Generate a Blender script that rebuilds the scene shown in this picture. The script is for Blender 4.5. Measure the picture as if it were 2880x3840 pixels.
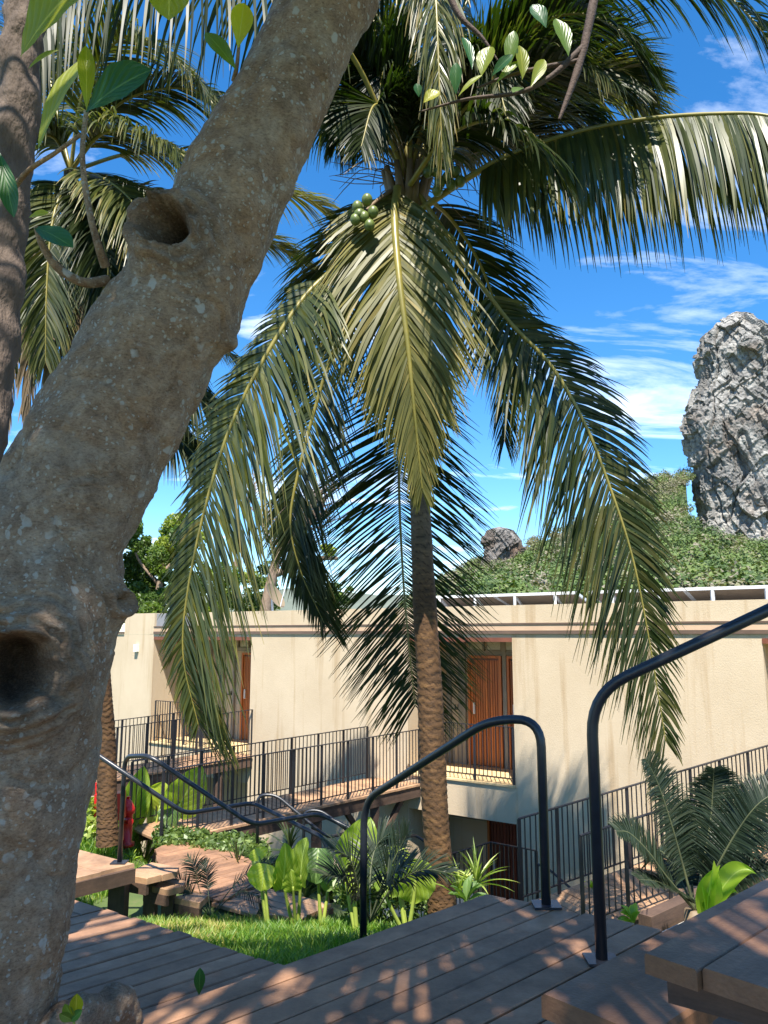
import bpy, math, random
import numpy as np
from mathutils import Vector, Matrix, noise

for o in list(bpy.data.objects): bpy.data.objects.remove(o)
scene = bpy.context.scene
COL = scene.collection
random.seed(7)

# ------------------------------------------------------------------ camera
EYE = 1.5
FPX = 2884.0                      # focal length in photo pixels (photo is 2880 wide)
PITCH = math.atan((2378 - 1920) / FPX)
CP, SP = math.cos(PITCH), math.sin(PITCH)
cam_data = bpy.data.cameras.new("camera")
cam_data.sensor_fit = 'HORIZONTAL'; cam_data.sensor_width = 36.0
cam_data.lens = 36.0 * FPX / 2880.0
cam_data.clip_start = 0.05; cam_data.clip_end = 9000
cam = bpy.data.objects.new("camera", cam_data); COL.objects.link(cam)
cam.location = (0, 0, EYE); cam.rotation_euler = (math.pi / 2 + PITCH, 0, 0)
scene.camera = cam
scene.render.resolution_x = 768; scene.render.resolution_y = 1024

# ------------------------------------------------------------------ world, sun, exposure
TOSUN = Vector((-0.03, -0.47, 0.88)).normalized()
SUN_EL = math.asin(TOSUN.z); SUN_ROT = math.atan2(TOSUN.x, TOSUN.y)
world = bpy.data.worlds.new("World"); scene.world = world; world.use_nodes = True
wn = world.node_tree; wn.nodes.clear()
def wnode(t, **k):
    n = wn.nodes.new(t)
    for a, b in k.items(): setattr(n, a, b)
    return n
w_out = wnode('ShaderNodeOutputWorld'); w_bg = wnode('ShaderNodeBackground'); w_bg.inputs['Strength'].default_value = 0.12
w_sky = wnode('ShaderNodeTexSky', sky_type='NISHITA', sun_disc=False, sun_elevation=SUN_EL, sun_rotation=SUN_ROT,
              altitude=400, air_density=1.0, dust_density=0.0, ozone_density=5.0)
w_hs = wnode('ShaderNodeHueSaturation'); w_hs.inputs['Saturation'].default_value = 1.27; w_hs.inputs['Hue'].default_value = 0.499
w_hs.inputs['Value'].default_value = 1.0
w_tc = wnode('ShaderNodeTexCoord'); w_sep = wnode('ShaderNodeSeparateXYZ')
w_z = wnode('ShaderNodeMath', operation='MAXIMUM'); w_z.inputs[1].default_value = 0.02
w_zz = wnode('ShaderNodeMath', operation='ADD'); w_zz.inputs[1].default_value = 0.10
w_dx = wnode('ShaderNodeMath', operation='DIVIDE'); w_dy = wnode('ShaderNodeMath', operation='DIVIDE')
w_cmb = wnode('ShaderNodeCombineXYZ'); w_map = wnode('ShaderNodeMapping')
w_map.inputs['Scale'].default_value = (0.55, 1.15, 1); w_map.inputs['Rotation'].default_value = (0, 0, math.radians(14))
w_map.inputs['Location'].default_value = (0.35, 1.9, 0)
w_n1 = wnode('ShaderNodeTexNoise'); w_n1.inputs['Scale'].default_value = 1.7; w_n1.inputs['Detail'].default_value = 9
w_n1.inputs['Roughness'].default_value = 0.6; w_n1.inputs['Distortion'].default_value = 0.7
w_r = wnode('ShaderNodeValToRGB'); w_r.color_ramp.elements[0].position = 0.54; w_r.color_ramp.elements[1].position = 0.84
w_mix = wnode('ShaderNodeMix', data_type='RGBA')
w_mix.inputs[7].default_value = (9.5, 9.8, 10.2, 1)
L = wn.links.new
L(w_sky.outputs[0], w_hs.inputs['Color']); L(w_hs.outputs[0], w_mix.inputs[6])
L(w_tc.outputs['Generated'], w_sep.inputs[0]); L(w_sep.outputs[2], w_z.inputs[0]); L(w_z.outputs[0], w_zz.inputs[0])
L(w_sep.outputs[0], w_dx.inputs[0]); L(w_zz.outputs[0], w_dx.inputs[1]); L(w_sep.outputs[1], w_dy.inputs[0]); L(w_zz.outputs[0], w_dy.inputs[1])
L(w_dx.outputs[0], w_cmb.inputs[0]); L(w_dy.outputs[0], w_cmb.inputs[1]); L(w_cmb.outputs[0], w_map.inputs[0])
L(w_map.outputs[0], w_n1.inputs['Vector']); L(w_n1.outputs['Fac'], w_r.inputs[0]); L(w_r.outputs[0], w_mix.inputs[0])
L(w_mix.outputs[2], w_bg.inputs['Color']); L(w_bg.outputs[0], w_out.inputs['Surface'])
sun_d = bpy.data.lights.new("sun", 'SUN'); sun_d.energy = 5.0; sun_d.angle = math.radians(0.53); sun_d.color = (1.0, 0.94, 0.84)
sun = bpy.data.objects.new("sun", sun_d); COL.objects.link(sun)
sun.rotation_euler = TOSUN.to_track_quat('Z', 'Y').to_euler(); sun.location = TOSUN * 60
scene.view_settings.view_transform = 'Standard'; scene.view_settings.look = 'None'
scene.view_settings.exposure = 1.18; scene.view_settings.gamma = 1.0

# ------------------------------------------------------------------ photo pixel -> place
K = 2880.0 / 1659.0               # the coordinates below are in a 1659 px wide copy of the photo
def ray(x, y):
    a = (x * K - 1440) / FPX; b = (1920 - y * K) / FPX
    return Vector((a, CP - b * SP, SP + b * CP))
O = Vector((0, 0, EYE))
def at(x, y, Y):
    d = ray(x, y); return O + d * (Y / d.y)
def onz(x, y, z):
    d = ray(x, y); return O + d * ((z - EYE) / d.z)
def pxlen(px, Y): return px * K / FPX * Y

# ------------------------------------------------------------------ helpers
WM = {}
def reg(o, world=None, parent=None):
    COL.objects.link(o)
    w = world if world is not None else Matrix.Identity(4)
    if parent is not None:
        o.parent = parent; o.matrix_parent_inverse = WM[parent.name].inverted()
    o.matrix_basis = w
    WM[o.name] = w.copy()
    return o
def tag(o, label=None, cat=None, group=None, kind=None):
    if label: o['label'] = label
    if cat: o['category'] = cat
    if group: o['group'] = group
    if kind: o['kind'] = kind
    return o
def thing(name, loc, label, cat, group=None):
    o = bpy.data.objects.new(name, None); o.empty_display_size = 0.2
    reg(o, Matrix.Translation(Vector(loc)))
    return tag(o, label, cat, group)
class MB:
    def __init__(s): s.v = []; s.f = []; s.mi = []; s.c = []
    def vert(s, p, c=(0.5, 0.5, 0.5)): s.v.append((p[0], p[1], p[2])); s.c.append(c); return len(s.v) - 1
    def face(s, idx, m=0): s.f.append(tuple(idx)); s.mi.append(m)
    def box(s, c, ax, ay, az, m=0, col=(.5, .5, .5)):
        c, ax, ay, az = Vector(c), Vector(ax), Vector(ay), Vector(az); i = len(s.v)
        for sx in (-.5, .5):
            for sy in (-.5, .5):
                for sz in (-.5, .5): s.vert(c + ax * sx + ay * sy + az * sz, col)
        for q in ((0, 1, 3, 2), (4, 6, 7, 5), (0, 4, 5, 1), (2, 3, 7, 6), (0, 2, 6, 4), (1, 5, 7, 3)): s.face([i + k for k in q], m)
    def bar(s, p0, p1, w, t, m=0, up=(0, 0, 1)):
        p0, p1 = Vector(p0), Vector(p1); a = p1 - p0; d = a.normalized(); u = Vector(up); sd = d.cross(u)
        if sd.length < 1e-4: sd = d.cross(Vector((1, 0, 0)))
        sd.normalize(); u2 = sd.cross(d).normalized()
        s.box((p0 + p1) / 2, a, sd * w, u2 * t, m)
    def tube(s, pts, rad, n=10, m=0, cap=True, col=(.5, .5, .5)):
        pts = [Vector(p) for p in pts]; N = len(pts)
        if not hasattr(rad, '__len__'): rad = [rad] * N
        ref = None; rings = []
        for i in range(N):
            t = (pts[min(i + 1, N - 1)] - pts[max(i - 1, 0)]).normalized()
            if ref is None:
                ref = t.cross(Vector((0.31, 0.17, 0.93)))
                if ref.length < 0.1: ref = t.cross(Vector((1, 0, 0)))
            ref = (ref - t * ref.dot(t)).normalized(); b = t.cross(ref)
            rings.append([s.vert(pts[i] + (ref * math.cos(2 * math.pi * k / n) + b * math.sin(2 * math.pi * k / n)) * rad[i], col) for k in range(n)])
        for i in range(N - 1):
            for k in range(n): s.face((rings[i][k], rings[i][(k + 1) % n], rings[i + 1][(k + 1) % n], rings[i + 1][k]), m)
        if cap: s.face(rings[0][::-1], m); s.face(rings[-1], m)
    def build(s, name, mats, parent=None, smooth=False, attr=False):
        me = bpy.data.meshes.new(name); me.from_pydata(s.v, [], s.f)
        for m in (mats if isinstance(mats, (list, tuple)) else [mats]): me.materials.append(m)
        if any(s.mi): me.polygons.foreach_set('material_index', s.mi)
        if smooth: me.polygons.foreach_set('use_smooth', [True] * len(s.f))
        if attr:
            ca = me.color_attributes.new('lf', 'FLOAT_COLOR', 'POINT')
            ca.data.foreach_set('color', [k for c in s.c for k in (c[0], c[1], c[2], 1.0)])
        me.update()
        return reg(bpy.data.objects.new(name, me), None, parent)
UNIT = {}
def unitmesh(key, mat):
    k = (key, mat.name)
    if k in UNIT: return UNIT[k]
    me = bpy.data.meshes.new(key + '_unit')
    if key == 'box':
        b = MB(); b.box((0, 0, 0), (1, 0, 0), (0, 1, 0), (0, 0, 1)); me.from_pydata(b.v, [], b.f)
    elif key == 'plank':          # eased upper edges
        e = 0.03; prof = [(-.5, -.5), (.5, -.5), (.5, .34), (.5 - e, .5), (-.5 + e, .5), (-.5, .34)]
        v = [(x, a, b) for x in (-.5, .5) for a, b in prof]; n = 6
        f = [tuple(range(n))[::-1], tuple(range(n, 2 * n))] + [(k, (k + 1) % n, n + (k + 1) % n, n + k) for k in range(n)]
        me.from_pydata(v, [], [tuple(q) for q in f])
    elif key == 'rod':
        b = MB(); b.tube([(-.5, 0, 0), (.5, 0, 0)], .5, 8); me.from_pydata(b.v, [], b.f)
        me.polygons.foreach_set('use_smooth', [len(p.vertices) == 4 for p in me.polygons])
    elif key == 'ball':
        b = MB(); b2 = 10
        for i in range(9):
            th = math.pi * i / 8
            for j in range(b2): b.vert((math.sin(th) * math.cos(j * 2 * math.pi / b2) * .5, math.sin(th) * math.sin(j * 2 * math.pi / b2) * .5, math.cos(th) * .5))
        for i in range(8):
            for j in range(b2): b.face((i * b2 + j, i * b2 + (j + 1) % b2, (i + 1) * b2 + (j + 1) % b2, (i + 1) * b2 + j))
        me.from_pydata(b.v, [], b.f); me.polygons.foreach_set('use_smooth', [True] * len(me.polygons))
    me.materials.append(mat); me.update(); UNIT[k] = me
    return me
def bar(name, p0, p1, w, t, mat, parent=None, key='box', up=(0, 0, 1)):
    p0, p1 = Vector(p0), Vector(p1); a = p1 - p0; d = a.normalized(); sd = d.cross(Vector(up))
    if sd.length < 1e-3: sd = d.cross(Vector((1, 0, 0)))
    sd.normalize(); u2 = sd.cross(d).normalized(); c = (p0 + p1) / 2
    M = Matrix(((a.x, -sd.x * w, u2.x * t, c.x), (a.y, -sd.y * w, u2.y * t, c.y), (a.z, -sd.z * w, u2.z * t, c.z), (0, 0, 0, 1)))
    return reg(bpy.data.objects.new(name, unitmesh(key, mat)), M, parent)
def spline(P, n):
    P = [Vector(p) for p in P]; Q = [P[0] * 2 - P[1]] + P + [P[-1] * 2 - P[-2]]; out = []; m = len(P) - 1
    for i in range(n + 1):
        u = i / n * m; k = min(int(u), m - 1); t = u - k; a, b, c, d = Q[k:k + 4]
        out.append(.5 * ((2 * b) + (c - a) * t + (2 * a - 5 * b + 4 * c - d) * t * t + (3 * b - a - 3 * c + d) * t ** 3))
    return out
def interp(xs, n):
    m = len(xs) - 1; out = []
    for i in range(n + 1):
        u = i / n * m; k = min(int(u), m - 1); out.append(xs[k] + (xs[k + 1] - xs[k]) * (u - k))
    return out
def bends(pts, r, n=6):
    pts = [Vector(p) for p in pts]; out = [pts[0]]
    for i in range(1, len(pts) - 1):
        p, a, b = pts[i], pts[i - 1], pts[i + 1]
        da, db = (a - p), (b - p); rr = min(r, da.length * .48, db.length * .48)
        A, B = p + da.normalized() * rr, p + db.normalized() * rr
        for k in range(n + 1):
            t = k / n; out.append(A * (1 - t) ** 2 + p * 2 * t * (1 - t) + B * t * t)
    out.append(pts[-1]); return out

# ------------------------------------------------------------------ materials
def mat_new(name):
    m = bpy.data.materials.new(name); m.use_nodes = True; nt = m.node_tree
    return m, nt, nt.nodes['Principled BSDF']
def nd(nt, t, **k):
    n = nt.nodes.new(t)
    for a, b in k.items():
        if a in n.bl_rna.properties: setattr(n, a, b)
        else: n.inputs[a].default_value = b
    return n
def ramp(nt, src, stops):
    r = nt.nodes.new('ShaderNodeValToRGB'); cr = r.color_ramp
    while len(cr.elements) < len(stops): cr.elements.new(0.5)
    for e, (p, c) in zip(cr.elements, stops):
        e.position = p; e.color = (*c, 1) if len(c) == 3 else c
    nt.links.new(src, r.inputs[0]); return r
def simple(name, c1, c2=None, rough=0.6, scale=6.0, bump=0.0, bscale=60.0, metal=0.0, stretch=(1, 1, 1), spec=0.5, objrand=0.0, detail=6):
    m, nt, b = mat_new(name); c2 = c2 or tuple(x * .7 for x in c1)
    tc = nd(nt, 'ShaderNodeTexCoord'); mp = nd(nt, 'ShaderNodeMapping'); mp.inputs['Scale'].default_value = stretch
    geo = nd(nt, 'ShaderNodeNewGeometry'); nt.links.new(geo.outputs['Position'], mp.inputs[0])
    n = nd(nt, 'ShaderNodeTexNoise', Scale=scale, Detail=detail, Roughness=0.65); nt.links.new(mp.outputs[0], n.inputs['Vector'])
    r = ramp(nt, n.outputs['Fac'], [(0.3, c2), (0.7, c1)]); out = r.outputs[0]
    if objrand:
        oi = nd(nt, 'ShaderNodeObjectInfo'); hs = nd(nt, 'ShaderNodeHueSaturation')
        mr = nd(nt, 'ShaderNodeMapRange'); mr.inputs[3].default_value = 1 - objrand; mr.inputs[4].default_value = 1 + objrand
        nt.links.new(oi.outputs['Random'], mr.inputs[0]); nt.links.new(mr.outputs[0], hs.inputs['Value'])
        nt.links.new(out, hs.inputs['Color']); out = hs.outputs[0]
    nt.links.new(out, b.inputs['Base Color'])
    b.inputs['Roughness'].default_value = rough; b.inputs['Metallic'].default_value = metal; b.inputs['Specular IOR Level'].default_value = spec
    if bump:
        n2 = nd(nt, 'ShaderNodeTexNoise', Scale=bscale, Detail=5.0); nt.links.new(mp.outputs[0], n2.inputs['Vector'])
        bp = nd(nt, 'ShaderNodeBump', Strength=bump, Distance=0.02); nt.links.new(n2.outputs['Fac'], bp.inputs['Height']); nt.links.new(bp.outputs[0], b.inputs['Normal'])
    return m
def wood(name, c1, c2, rough=0.62, objrand=0.18):
    """planks: grain along the object's own x axis"""
    m, nt, b = mat_new(name); tc = nd(nt, 'ShaderNodeTexCoord'); mp = nd(nt, 'ShaderNodeMapping'); mp.inputs['Scale'].default_value = (1.2, 1.6, 1.2)
    oi = nd(nt, 'ShaderNodeObjectInfo'); va = nd(nt, 'ShaderNodeVectorMath', operation='MULTIPLY_ADD')
    va.inputs[1].default_value = (37, 11, 23)
    nt.links.new(oi.outputs['Random'], va.inputs[0]); nt.links.new(tc.outputs['Object'], va.inputs[2]); nt.links.new(va.outputs[0], mp.inputs[0])
    n = nd(nt, 'ShaderNodeTexNoise', Scale=4.0, Detail=8.0, Roughness=0.7, Distortion=0.5); nt.links.new(mp.outputs[0], n.inputs['Vector'])
    g = nd(nt, 'ShaderNodeNewGeometry')
    n3 = nd(nt, 'ShaderNodeTexNoise', Scale=2.6, Detail=7.0, Roughness=0.7); nt.links.new(g.outputs['Position'], n3.inputs['Vector'])
    r = ramp(nt, n.outputs['Fac'], [(0.25, c2), (0.75, c1)])
    r3 = ramp(nt, n3.outputs['Fac'], [(0.35, (.62, .60, .60)), (0.65, (1.12, 1.08, 1.04))])
    mx = nd(nt, 'ShaderNodeMix', data_type='RGBA', blend_type='MULTIPLY'); mx.inputs[0].default_value = 1
    nt.links.new(r.outputs[0], mx.inputs[6]); nt.links.new(r3.outputs[0], mx.inputs[7])
    hs = nd(nt, 'ShaderNodeHueSaturation'); mr = nd(nt, 'ShaderNodeMapRange'); mr.inputs[3].default_value = 1 - objrand; mr.inputs[4].default_value = 1 + objrand
    nt.links.new(oi.outputs['Random'], mr.inputs[0]); nt.links.new(mr.outputs[0], hs.inputs['Value']); nt.links.new(mx.outputs[2], hs.inputs['Color'])
    nt.links.new(hs.outputs[0], b.inputs['Base Color'])
    rr = ramp(nt, n3.outputs['Fac'], [(0.3, (rough + .12,) * 3), (0.7, (rough - .12,) * 3)]); nt.links.new(rr.outputs[0], b.inputs['Roughness'])
    n2 = nd(nt, 'ShaderNodeTexNoise', Scale=90.0, Detail=4.0); nt.links.new(g.outputs['Position'], n2.inputs['Vector'])
    bp = nd(nt, 'ShaderNodeBump', Strength=0.25, Distance=0.006); nt.links.new(n2.outputs['Fac'], bp.inputs['Height']); nt.links.new(bp.outputs[0], b.inputs['Normal'])
    return m
def foliage(name, stops, rough=0.42, trans=0.25, vein=None, spec=0.5, tint=(1.0, 1.15, 0.35)):
    """lf attribute: r random per leaflet, g along the leaf, b across it"""
    m, nt, b = mat_new(name); at_ = nd(nt, 'ShaderNodeAttribute', attribute_name='lf'); sp = nd(nt, 'ShaderNodeSeparateColor')
    nt.links.new(at_.outputs['Color'], sp.inputs[0]); g = nd(nt, 'ShaderNodeNewGeometry')
    n = nd(nt, 'ShaderNodeTexNoise', Scale=5.0, Detail=5.0); nt.links.new(g.outputs['Position'], n.inputs['Vector'])
    ad = nd(nt, 'ShaderNodeMath', operation='MULTIPLY_ADD'); ad.inputs[1].default_value = 0.5
    ms = nd(nt, 'ShaderNodeMath', operation='MULTIPLY_ADD'); ms.inputs[1].default_value = 0.9; ms.inputs[2].default_value = -0.2
    nt.links.new(n.outputs['Fac'], ad.inputs[0]); nt.links.new(sp.outputs[0], ms.inputs[0]); nt.links.new(ms.outputs[0], ad.inputs[2])
    r = ramp(nt, ad.outputs[0], stops); out = r.outputs[0]
    if vein:
        k, amp, vc = vein
        e = nd(nt, 'ShaderNodeMath', operation='MULTIPLY_ADD'); e.inputs[1].default_value = -0.5
        nt.links.new(sp.outputs[2], e.inputs[0]); nt.links.new(sp.outputs[1], e.inputs[2])
        s1 = nd(nt, 'ShaderNodeMath', operation='MULTIPLY'); s1.inputs[1].default_value = k * 6.283; nt.links.new(e.outputs[0], s1.inputs[0])
        s2 = nd(nt, 'ShaderNodeMath', operation='SINE'); nt.links.new(s1.outputs[0], s2.inputs[0])
        s3 = ramp(nt, s2.outputs[0], [(0.86, (0, 0, 0)), (0.98, (amp,) * 3)])
        s4 = ramp(nt, sp.outputs[2], [(0.02, (1, 1, 1)), (0.07, (0, 0, 0))])
        mxx = nd(nt, 'ShaderNodeMath', operation='MAXIMUM'); nt.links.new(s3.outputs[0], mxx.inputs[0]); nt.links.new(s4.outputs[0], mxx.inputs[1])
        mv = nd(nt, 'ShaderNodeMix', data_type='RGBA'); nt.links.new(mxx.outputs[0], mv.inputs[0]); nt.links.new(out, mv.inputs[6]); mv.inputs[7].default_value = (*vc, 1)
        out = mv.outputs[2]
        bp = nd(nt, 'ShaderNodeBump', Strength=0.15, Distance=0.008); nt.links.new(s2.outputs[0], bp.inputs['Height']); nt.links.new(bp.outputs[0], b.inputs['Normal'])
    nt.links.new(out, b.inputs['Base Color']); b.inputs['Roughness'].default_value = rough; b.inputs['Specular IOR Level'].default_value = spec
    if trans:
        tr = nd(nt, 'ShaderNodeBsdfTranslucent'); tm = nd(nt, 'ShaderNodeMix', data_type='RGBA', blend_type='MULTIPLY'); tm.inputs[0].default_value = 1
        nt.links.new(out, tm.inputs[6]); tm.inputs[7].default_value = (*[min(x * 1.9, 3) for x in tint], 1); nt.links.new(tm.outputs[2], tr.inputs['Color'])
        ms2 = nd(nt, 'ShaderNodeMixShader'); ms2.inputs[0].default_value = trans
        nt.links.new(b.outputs[0], ms2.inputs[1]); nt.links.new(tr.outputs[0], ms2.inputs[2])
        nt.links.new(ms2.outputs[0], nt.nodes['Material Output'].inputs['Surface'])
    return m

# ------------------------------------------------------------------ palette
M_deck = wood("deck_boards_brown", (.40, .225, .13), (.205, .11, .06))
M_deck_lit = wood("deck_boards_lit", (.50, .32, .19), (.33, .19, .105), rough=.6)  # lit copy of the deck wood, sunlight put into the paler colour
M_dark = wood("dark_joist_timber", (.13, .08, .055), (.06, .037, .026), rough=.75)
M_table = wood("table_timber", (.25, .135, .075), (.135, .072, .04), rough=.45)
M_metal = simple("charcoal_painted_steel", (.022, .026, .034), (.014, .016, .022), rough=.33, scale=20, bump=.05, bscale=180)
M_rail = simple("dark_grey_railing_steel", (.022, .022, .027), (.014, .014, .018), rough=.5, scale=12)
M_red = simple("red_enamel", (.55, .018, .02), (.42, .012, .014), rough=.35, scale=10)
M_white = simple("white_plastic", (.8, .8, .78), (.7, .7, .68), rough=.4)
M_grey = simple("grey_concrete_frame", (.30, .27, .22), (.24, .215, .175), rough=.8, scale=5, bump=.15)
M_greyroof = simple("grey_roof_board", (.27, .27, .28), (.22, .22, .235), rough=.7, scale=3)
M_brownmetal = simple("brown_metal_trim", (.16, .105, .075), (.11, .07, .05), rough=.5, scale=4)
M_orange = simple("peach_cornice_band", (.60, .42, .28), (.52, .35, .23), rough=.75, scale=3, bump=.1)
M_redwood = simple("red_wood_trim", (.22, .075, .04), (.15, .048, .027), rough=.45, scale=9, stretch=(1, 1, .3))
M_door = simple("orange_slat_door_wood", (.56, .17, .035), (.33, .085, .016), rough=.42, scale=30, stretch=(1, 1, .04), objrand=.3)
M_tile = simple("warm_balcony_paving", (.66, .50, .27), (.56, .40, .20), rough=.7, scale=5)
M_glass = simple("pale_frosted_glass", (.50, .48, .38), (.36, .35, .27), rough=.3, scale=26)
M_soil = simple("dry_brown_soil", (.17, .105, .06), (.07, .042, .026), rough=.95, scale=14, bump=.9, bscale=70)
M_panel = simple("solar_panel_back", (.33, .25, .17), (.26, .19, .13), rough=.5, scale=6)
M_alu = simple("white_aluminium", (.78, .78, .78), (.7, .7, .7), rough=.35)
M_gravel = simple("pale_gravel", (.55, .52, .46), (.36, .33, .29), rough=.95, scale=40, bump=.8, bscale=90)

def stucco():
    m, nt, b = mat_new("cream_stucco"); g = nd(nt, 'ShaderNodeNewGeometry')
    n = nd(nt, 'ShaderNodeTexNoise', Scale=0.8, Detail=8.0, Roughness=0.7); nt.links.new(g.outputs['Position'], n.inputs['Vector'])
    r = ramp(nt, n.outputs['Fac'], [(0.3, (.51, .40, .268)), (0.7, (.595, .48, .335))])
    mp = nd(nt, 'ShaderNodeMapping'); mp.inputs['Scale'].default_value = (2.2, 2.2, .13); nt.links.new(g.outputs['Position'], mp.inputs[0])
    n2 = nd(nt, 'ShaderNodeTexNoise', Scale=1.7, Detail=6.0, Roughness=0.6); nt.links.new(mp.outputs[0], n2.inputs['Vector'])
    r2 = ramp(nt, n2.outputs['Fac'], [(0.34, (.78, .70, .60)), (0.46, (1, 1, 1))])
    mx = nd(nt, 'ShaderNodeMix', data_type='RGBA', blend_type='MULTIPLY'); mx.inputs[0].default_value = 0.8
    nt.links.new(r.outputs[0], mx.inputs[6]); nt.links.new(r2.outputs[0], mx.inputs[7]); nt.links.new(mx.outputs[2], b.inputs['Base Color'])
    b.inputs['Roughness'].default_value = .88
    n3 = nd(nt, 'ShaderNodeTexNoise', Scale=45.0, Detail=6.0, Roughness=.7); nt.links.new(g.outputs['Position'], n3.inputs['Vector'])
    bp = nd(nt, 'ShaderNodeBump', Strength=.35, Distance=.015); nt.links.new(n3.outputs['Fac'], bp.inputs['Height']); nt.links.new(bp.outputs[0], b.inputs['Normal'])
    return m
M_wall = stucco()

# ------------------------------------------------------------------ terrain
def sm(a, b, x):
    t = max(0, min(1, (x - a) / (b - a))); return t * t * (3 - 2 * t)
def gz(x, y):
    left = -.30 - .95 * sm(4.4, 8.6, y) - 2.9 * sm(12.2, 13.6, y)
    mid = -.31 - 1.09 * min(1, max(0, (y - 4.2) / 4.1)) - .28 * sm(9.0, 11.0, y) - 2.5 * sm(11.2, 12.6, y)
    right = -.31 - 1.09 * min(1, max(0, (y - 4.2) / 4.1)) - 2.8 * sm(8.4, 11.6, y)
    w = sm(-3.8, -3.2, x); z = left * (1 - w) + mid * w
    w2 = sm(-.9, 0.2, x); z = z * (1 - w2) + right * w2
    w3 = sm(1.4, 2.4, x) * sm(3.2, 5.0, y) ; z = z * (1 - w3) + min(z, -2.0 - 1.5 * sm(7, 10, y)) * w3
    return z + .025 * noise.noise((x * 1.7, y * 1.7, 3.1))
def grass_ground():
    m, nt, b = mat_new("grass_soil_ground"); g = nd(nt, 'ShaderNodeNewGeometry')
    n = nd(nt, 'ShaderNodeTexNoise', Scale=2.2, Detail=8.0, Roughness=.7); nt.links.new(g.outputs['Position'], n.inputs['Vector'])
    r = ramp(nt, n.outputs['Fac'], [(0.3, (.05, .085, .018)), (0.55, (.085, .12, .03)), (0.72, (.17, .125, .07))])
    nt.links.new(r.outputs[0], b.inputs['Base Color']); b.inputs['Roughness'].default_value = .95
    return m
b = MB(); xs = [-26 + .3 * i for i in range(174)]; ys = [-14 + .3 * i for i in range(117)]
for y in ys:
    for x in xs: b.vert((x, y, gz(x, y)))
nx = len(xs)
for j in range(len(ys) - 1):
    for i in range(nx - 1): b.face((j * nx + i, j * nx + i + 1, (j + 1) * nx + i + 1, (j + 1) * nx + i))
tag(b.build('ground', grass_ground(), smooth=True), 'sloping grass and soil ground under the decks', None, None, 'structure')
b = MB(); R = 4000
for k in range(48): b.vert((R * math.cos(k * math.pi / 24), 300 + R * math.sin(k * math.pi / 24), -6.0))
b.face(list(range(48)))
tag(b.build('far_ground', simple('far_scrub_ground', (.10, .12, .045), (.06, .085, .025), rough=.95, scale=.05)), 'wide scrub plain reaching to the horizon', None, None, 'structure')

# ------------------------------------------------------------------ decks
D1 = Vector((.735, .678, 0)).normalized(); E1 = Vector((.83, -.558, 0)).normalized()
def clip_line(poly, p, d):
    ts = []
    for i in range(len(poly)):
        a, c = Vector(poly[i][:2]), Vector(poly[(i + 1) % len(poly)][:2]); e = c - a
        den = d[0] * e[1] - d[1] * e[0]
        if abs(den) < 1e-9: continue
        w = (a[0] - p[0], a[1] - p[1]); t = (w[0] * e[1] - w[1] * e[0]) / den; s = (w[0] * d[1] - w[1] * d[0]) / den
        if -1e-6 <= s <= 1 + 1e-6: ts.append(t)
    return (min(ts), max(ts)) if len(ts) >= 2 else None
def deck(root, poly, d, z, wd, mat, th=.035, gap=.012, rnd=.012, maxlen=None, keep=None):
    d = Vector((d[0], d[1], 0)).normalized(); e = Vector((d.y, -d.x, 0))
    vals = [Vector((p[0], p[1], 0)).dot(e) for p in poly]; lo, hi = min(vals), max(vals); n = max(1, round((hi - lo) / wd)); w = (hi - lo) / n
    for i in range(n):
        c = e * (lo + (i + .5) * w); r = clip_line(poly, (c.x, c.y), (d.x, d.y))
        if not r or r[1] - r[0] < .05: continue
        t0, t1 = r; cuts = [t0 + random.uniform(-rnd, rnd), t1 + random.uniform(-rnd, rnd)]
        if maxlen and t1 - t0 > maxlen:
            q = t0 + (t1 - t0) * random.uniform(.35, .65); cuts = [cuts[0], q - .003, None, q + .003, cuts[1]]
        segs = [(cuts[0], cuts[1])] if len(cuts) == 2 else [(cuts[0], cuts[1]), (cuts[3], cuts[4])]
        hw = (w - gap) / 2; sk = []
        for sg in (-1, 1):          # skewed ends follow the edge of the deck
            c2 = c + e * hw * sg * .98; r2 = clip_line(poly, (c2.x, c2.y), (d.x, d.y)) or r
            sk.append((max(-.12, min(.12, r2[0] - r[0])), max(-.12, min(.12, r2[1] - r[1]))))
        for a, bb in segs:
            zz = z + random.uniform(-.002, .002); ch = .005; mb = MB()
            for end, t in ((0, a), (1, bb)):
                k0, k1 = (sk[0][end], sk[1][end]) if (t == cuts[0] or t == cuts[-1]) else (0, 0)
                for off, dz in ((-hw, -th), (hw, -th), (hw, -ch), (hw - ch, 0), (-hw + ch, 0), (-hw, -ch)):
                    f_ = (off / hw + 1) / 2; q = c + d * (t + k0 + (k1 - k0) * f_) + e * off; q.z = zz + dz; mb.vert(q)
            mb.face((5, 4, 3, 2, 1, 0)); mb.face((6, 7, 8, 9, 10, 11))
            for k in range(6): mb.face((k, (k + 1) % 6, 6 + (k + 1) % 6, 6 + k))
            me = mb.build('plank', mat, root); cen = c + d * (a + bb) / 2; cen.z = zz
            Rm = Matrix(((d.x, -e.x, 0, cen.x), (d.y, -e.y, 0, cen.y), (0, 0, 1, cen.z), (0, 0, 0, 1))); me.data.transform(Rm.inverted()); me.matrix_basis = Rm; WM[me.name] = Rm.copy()
def deckthing(name, loc, label):
    o = thing(name, loc, label, None); o['kind'] = 'structure'; return o
A = Vector((.60, 4.80, 0))
P = lambda v: (v.x, v.y)
nd_root = deckthing('deck', A, 'dark weathered timber deck in the dappled foreground shade')
deck(nd_root, [P(A), P(A + E1 * 4.6), P(A + E1 * 4.6 - D1 * 7), P(A - D1 * 7)], D1, 0.0, .142, M_deck, rnd=.02)
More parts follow.
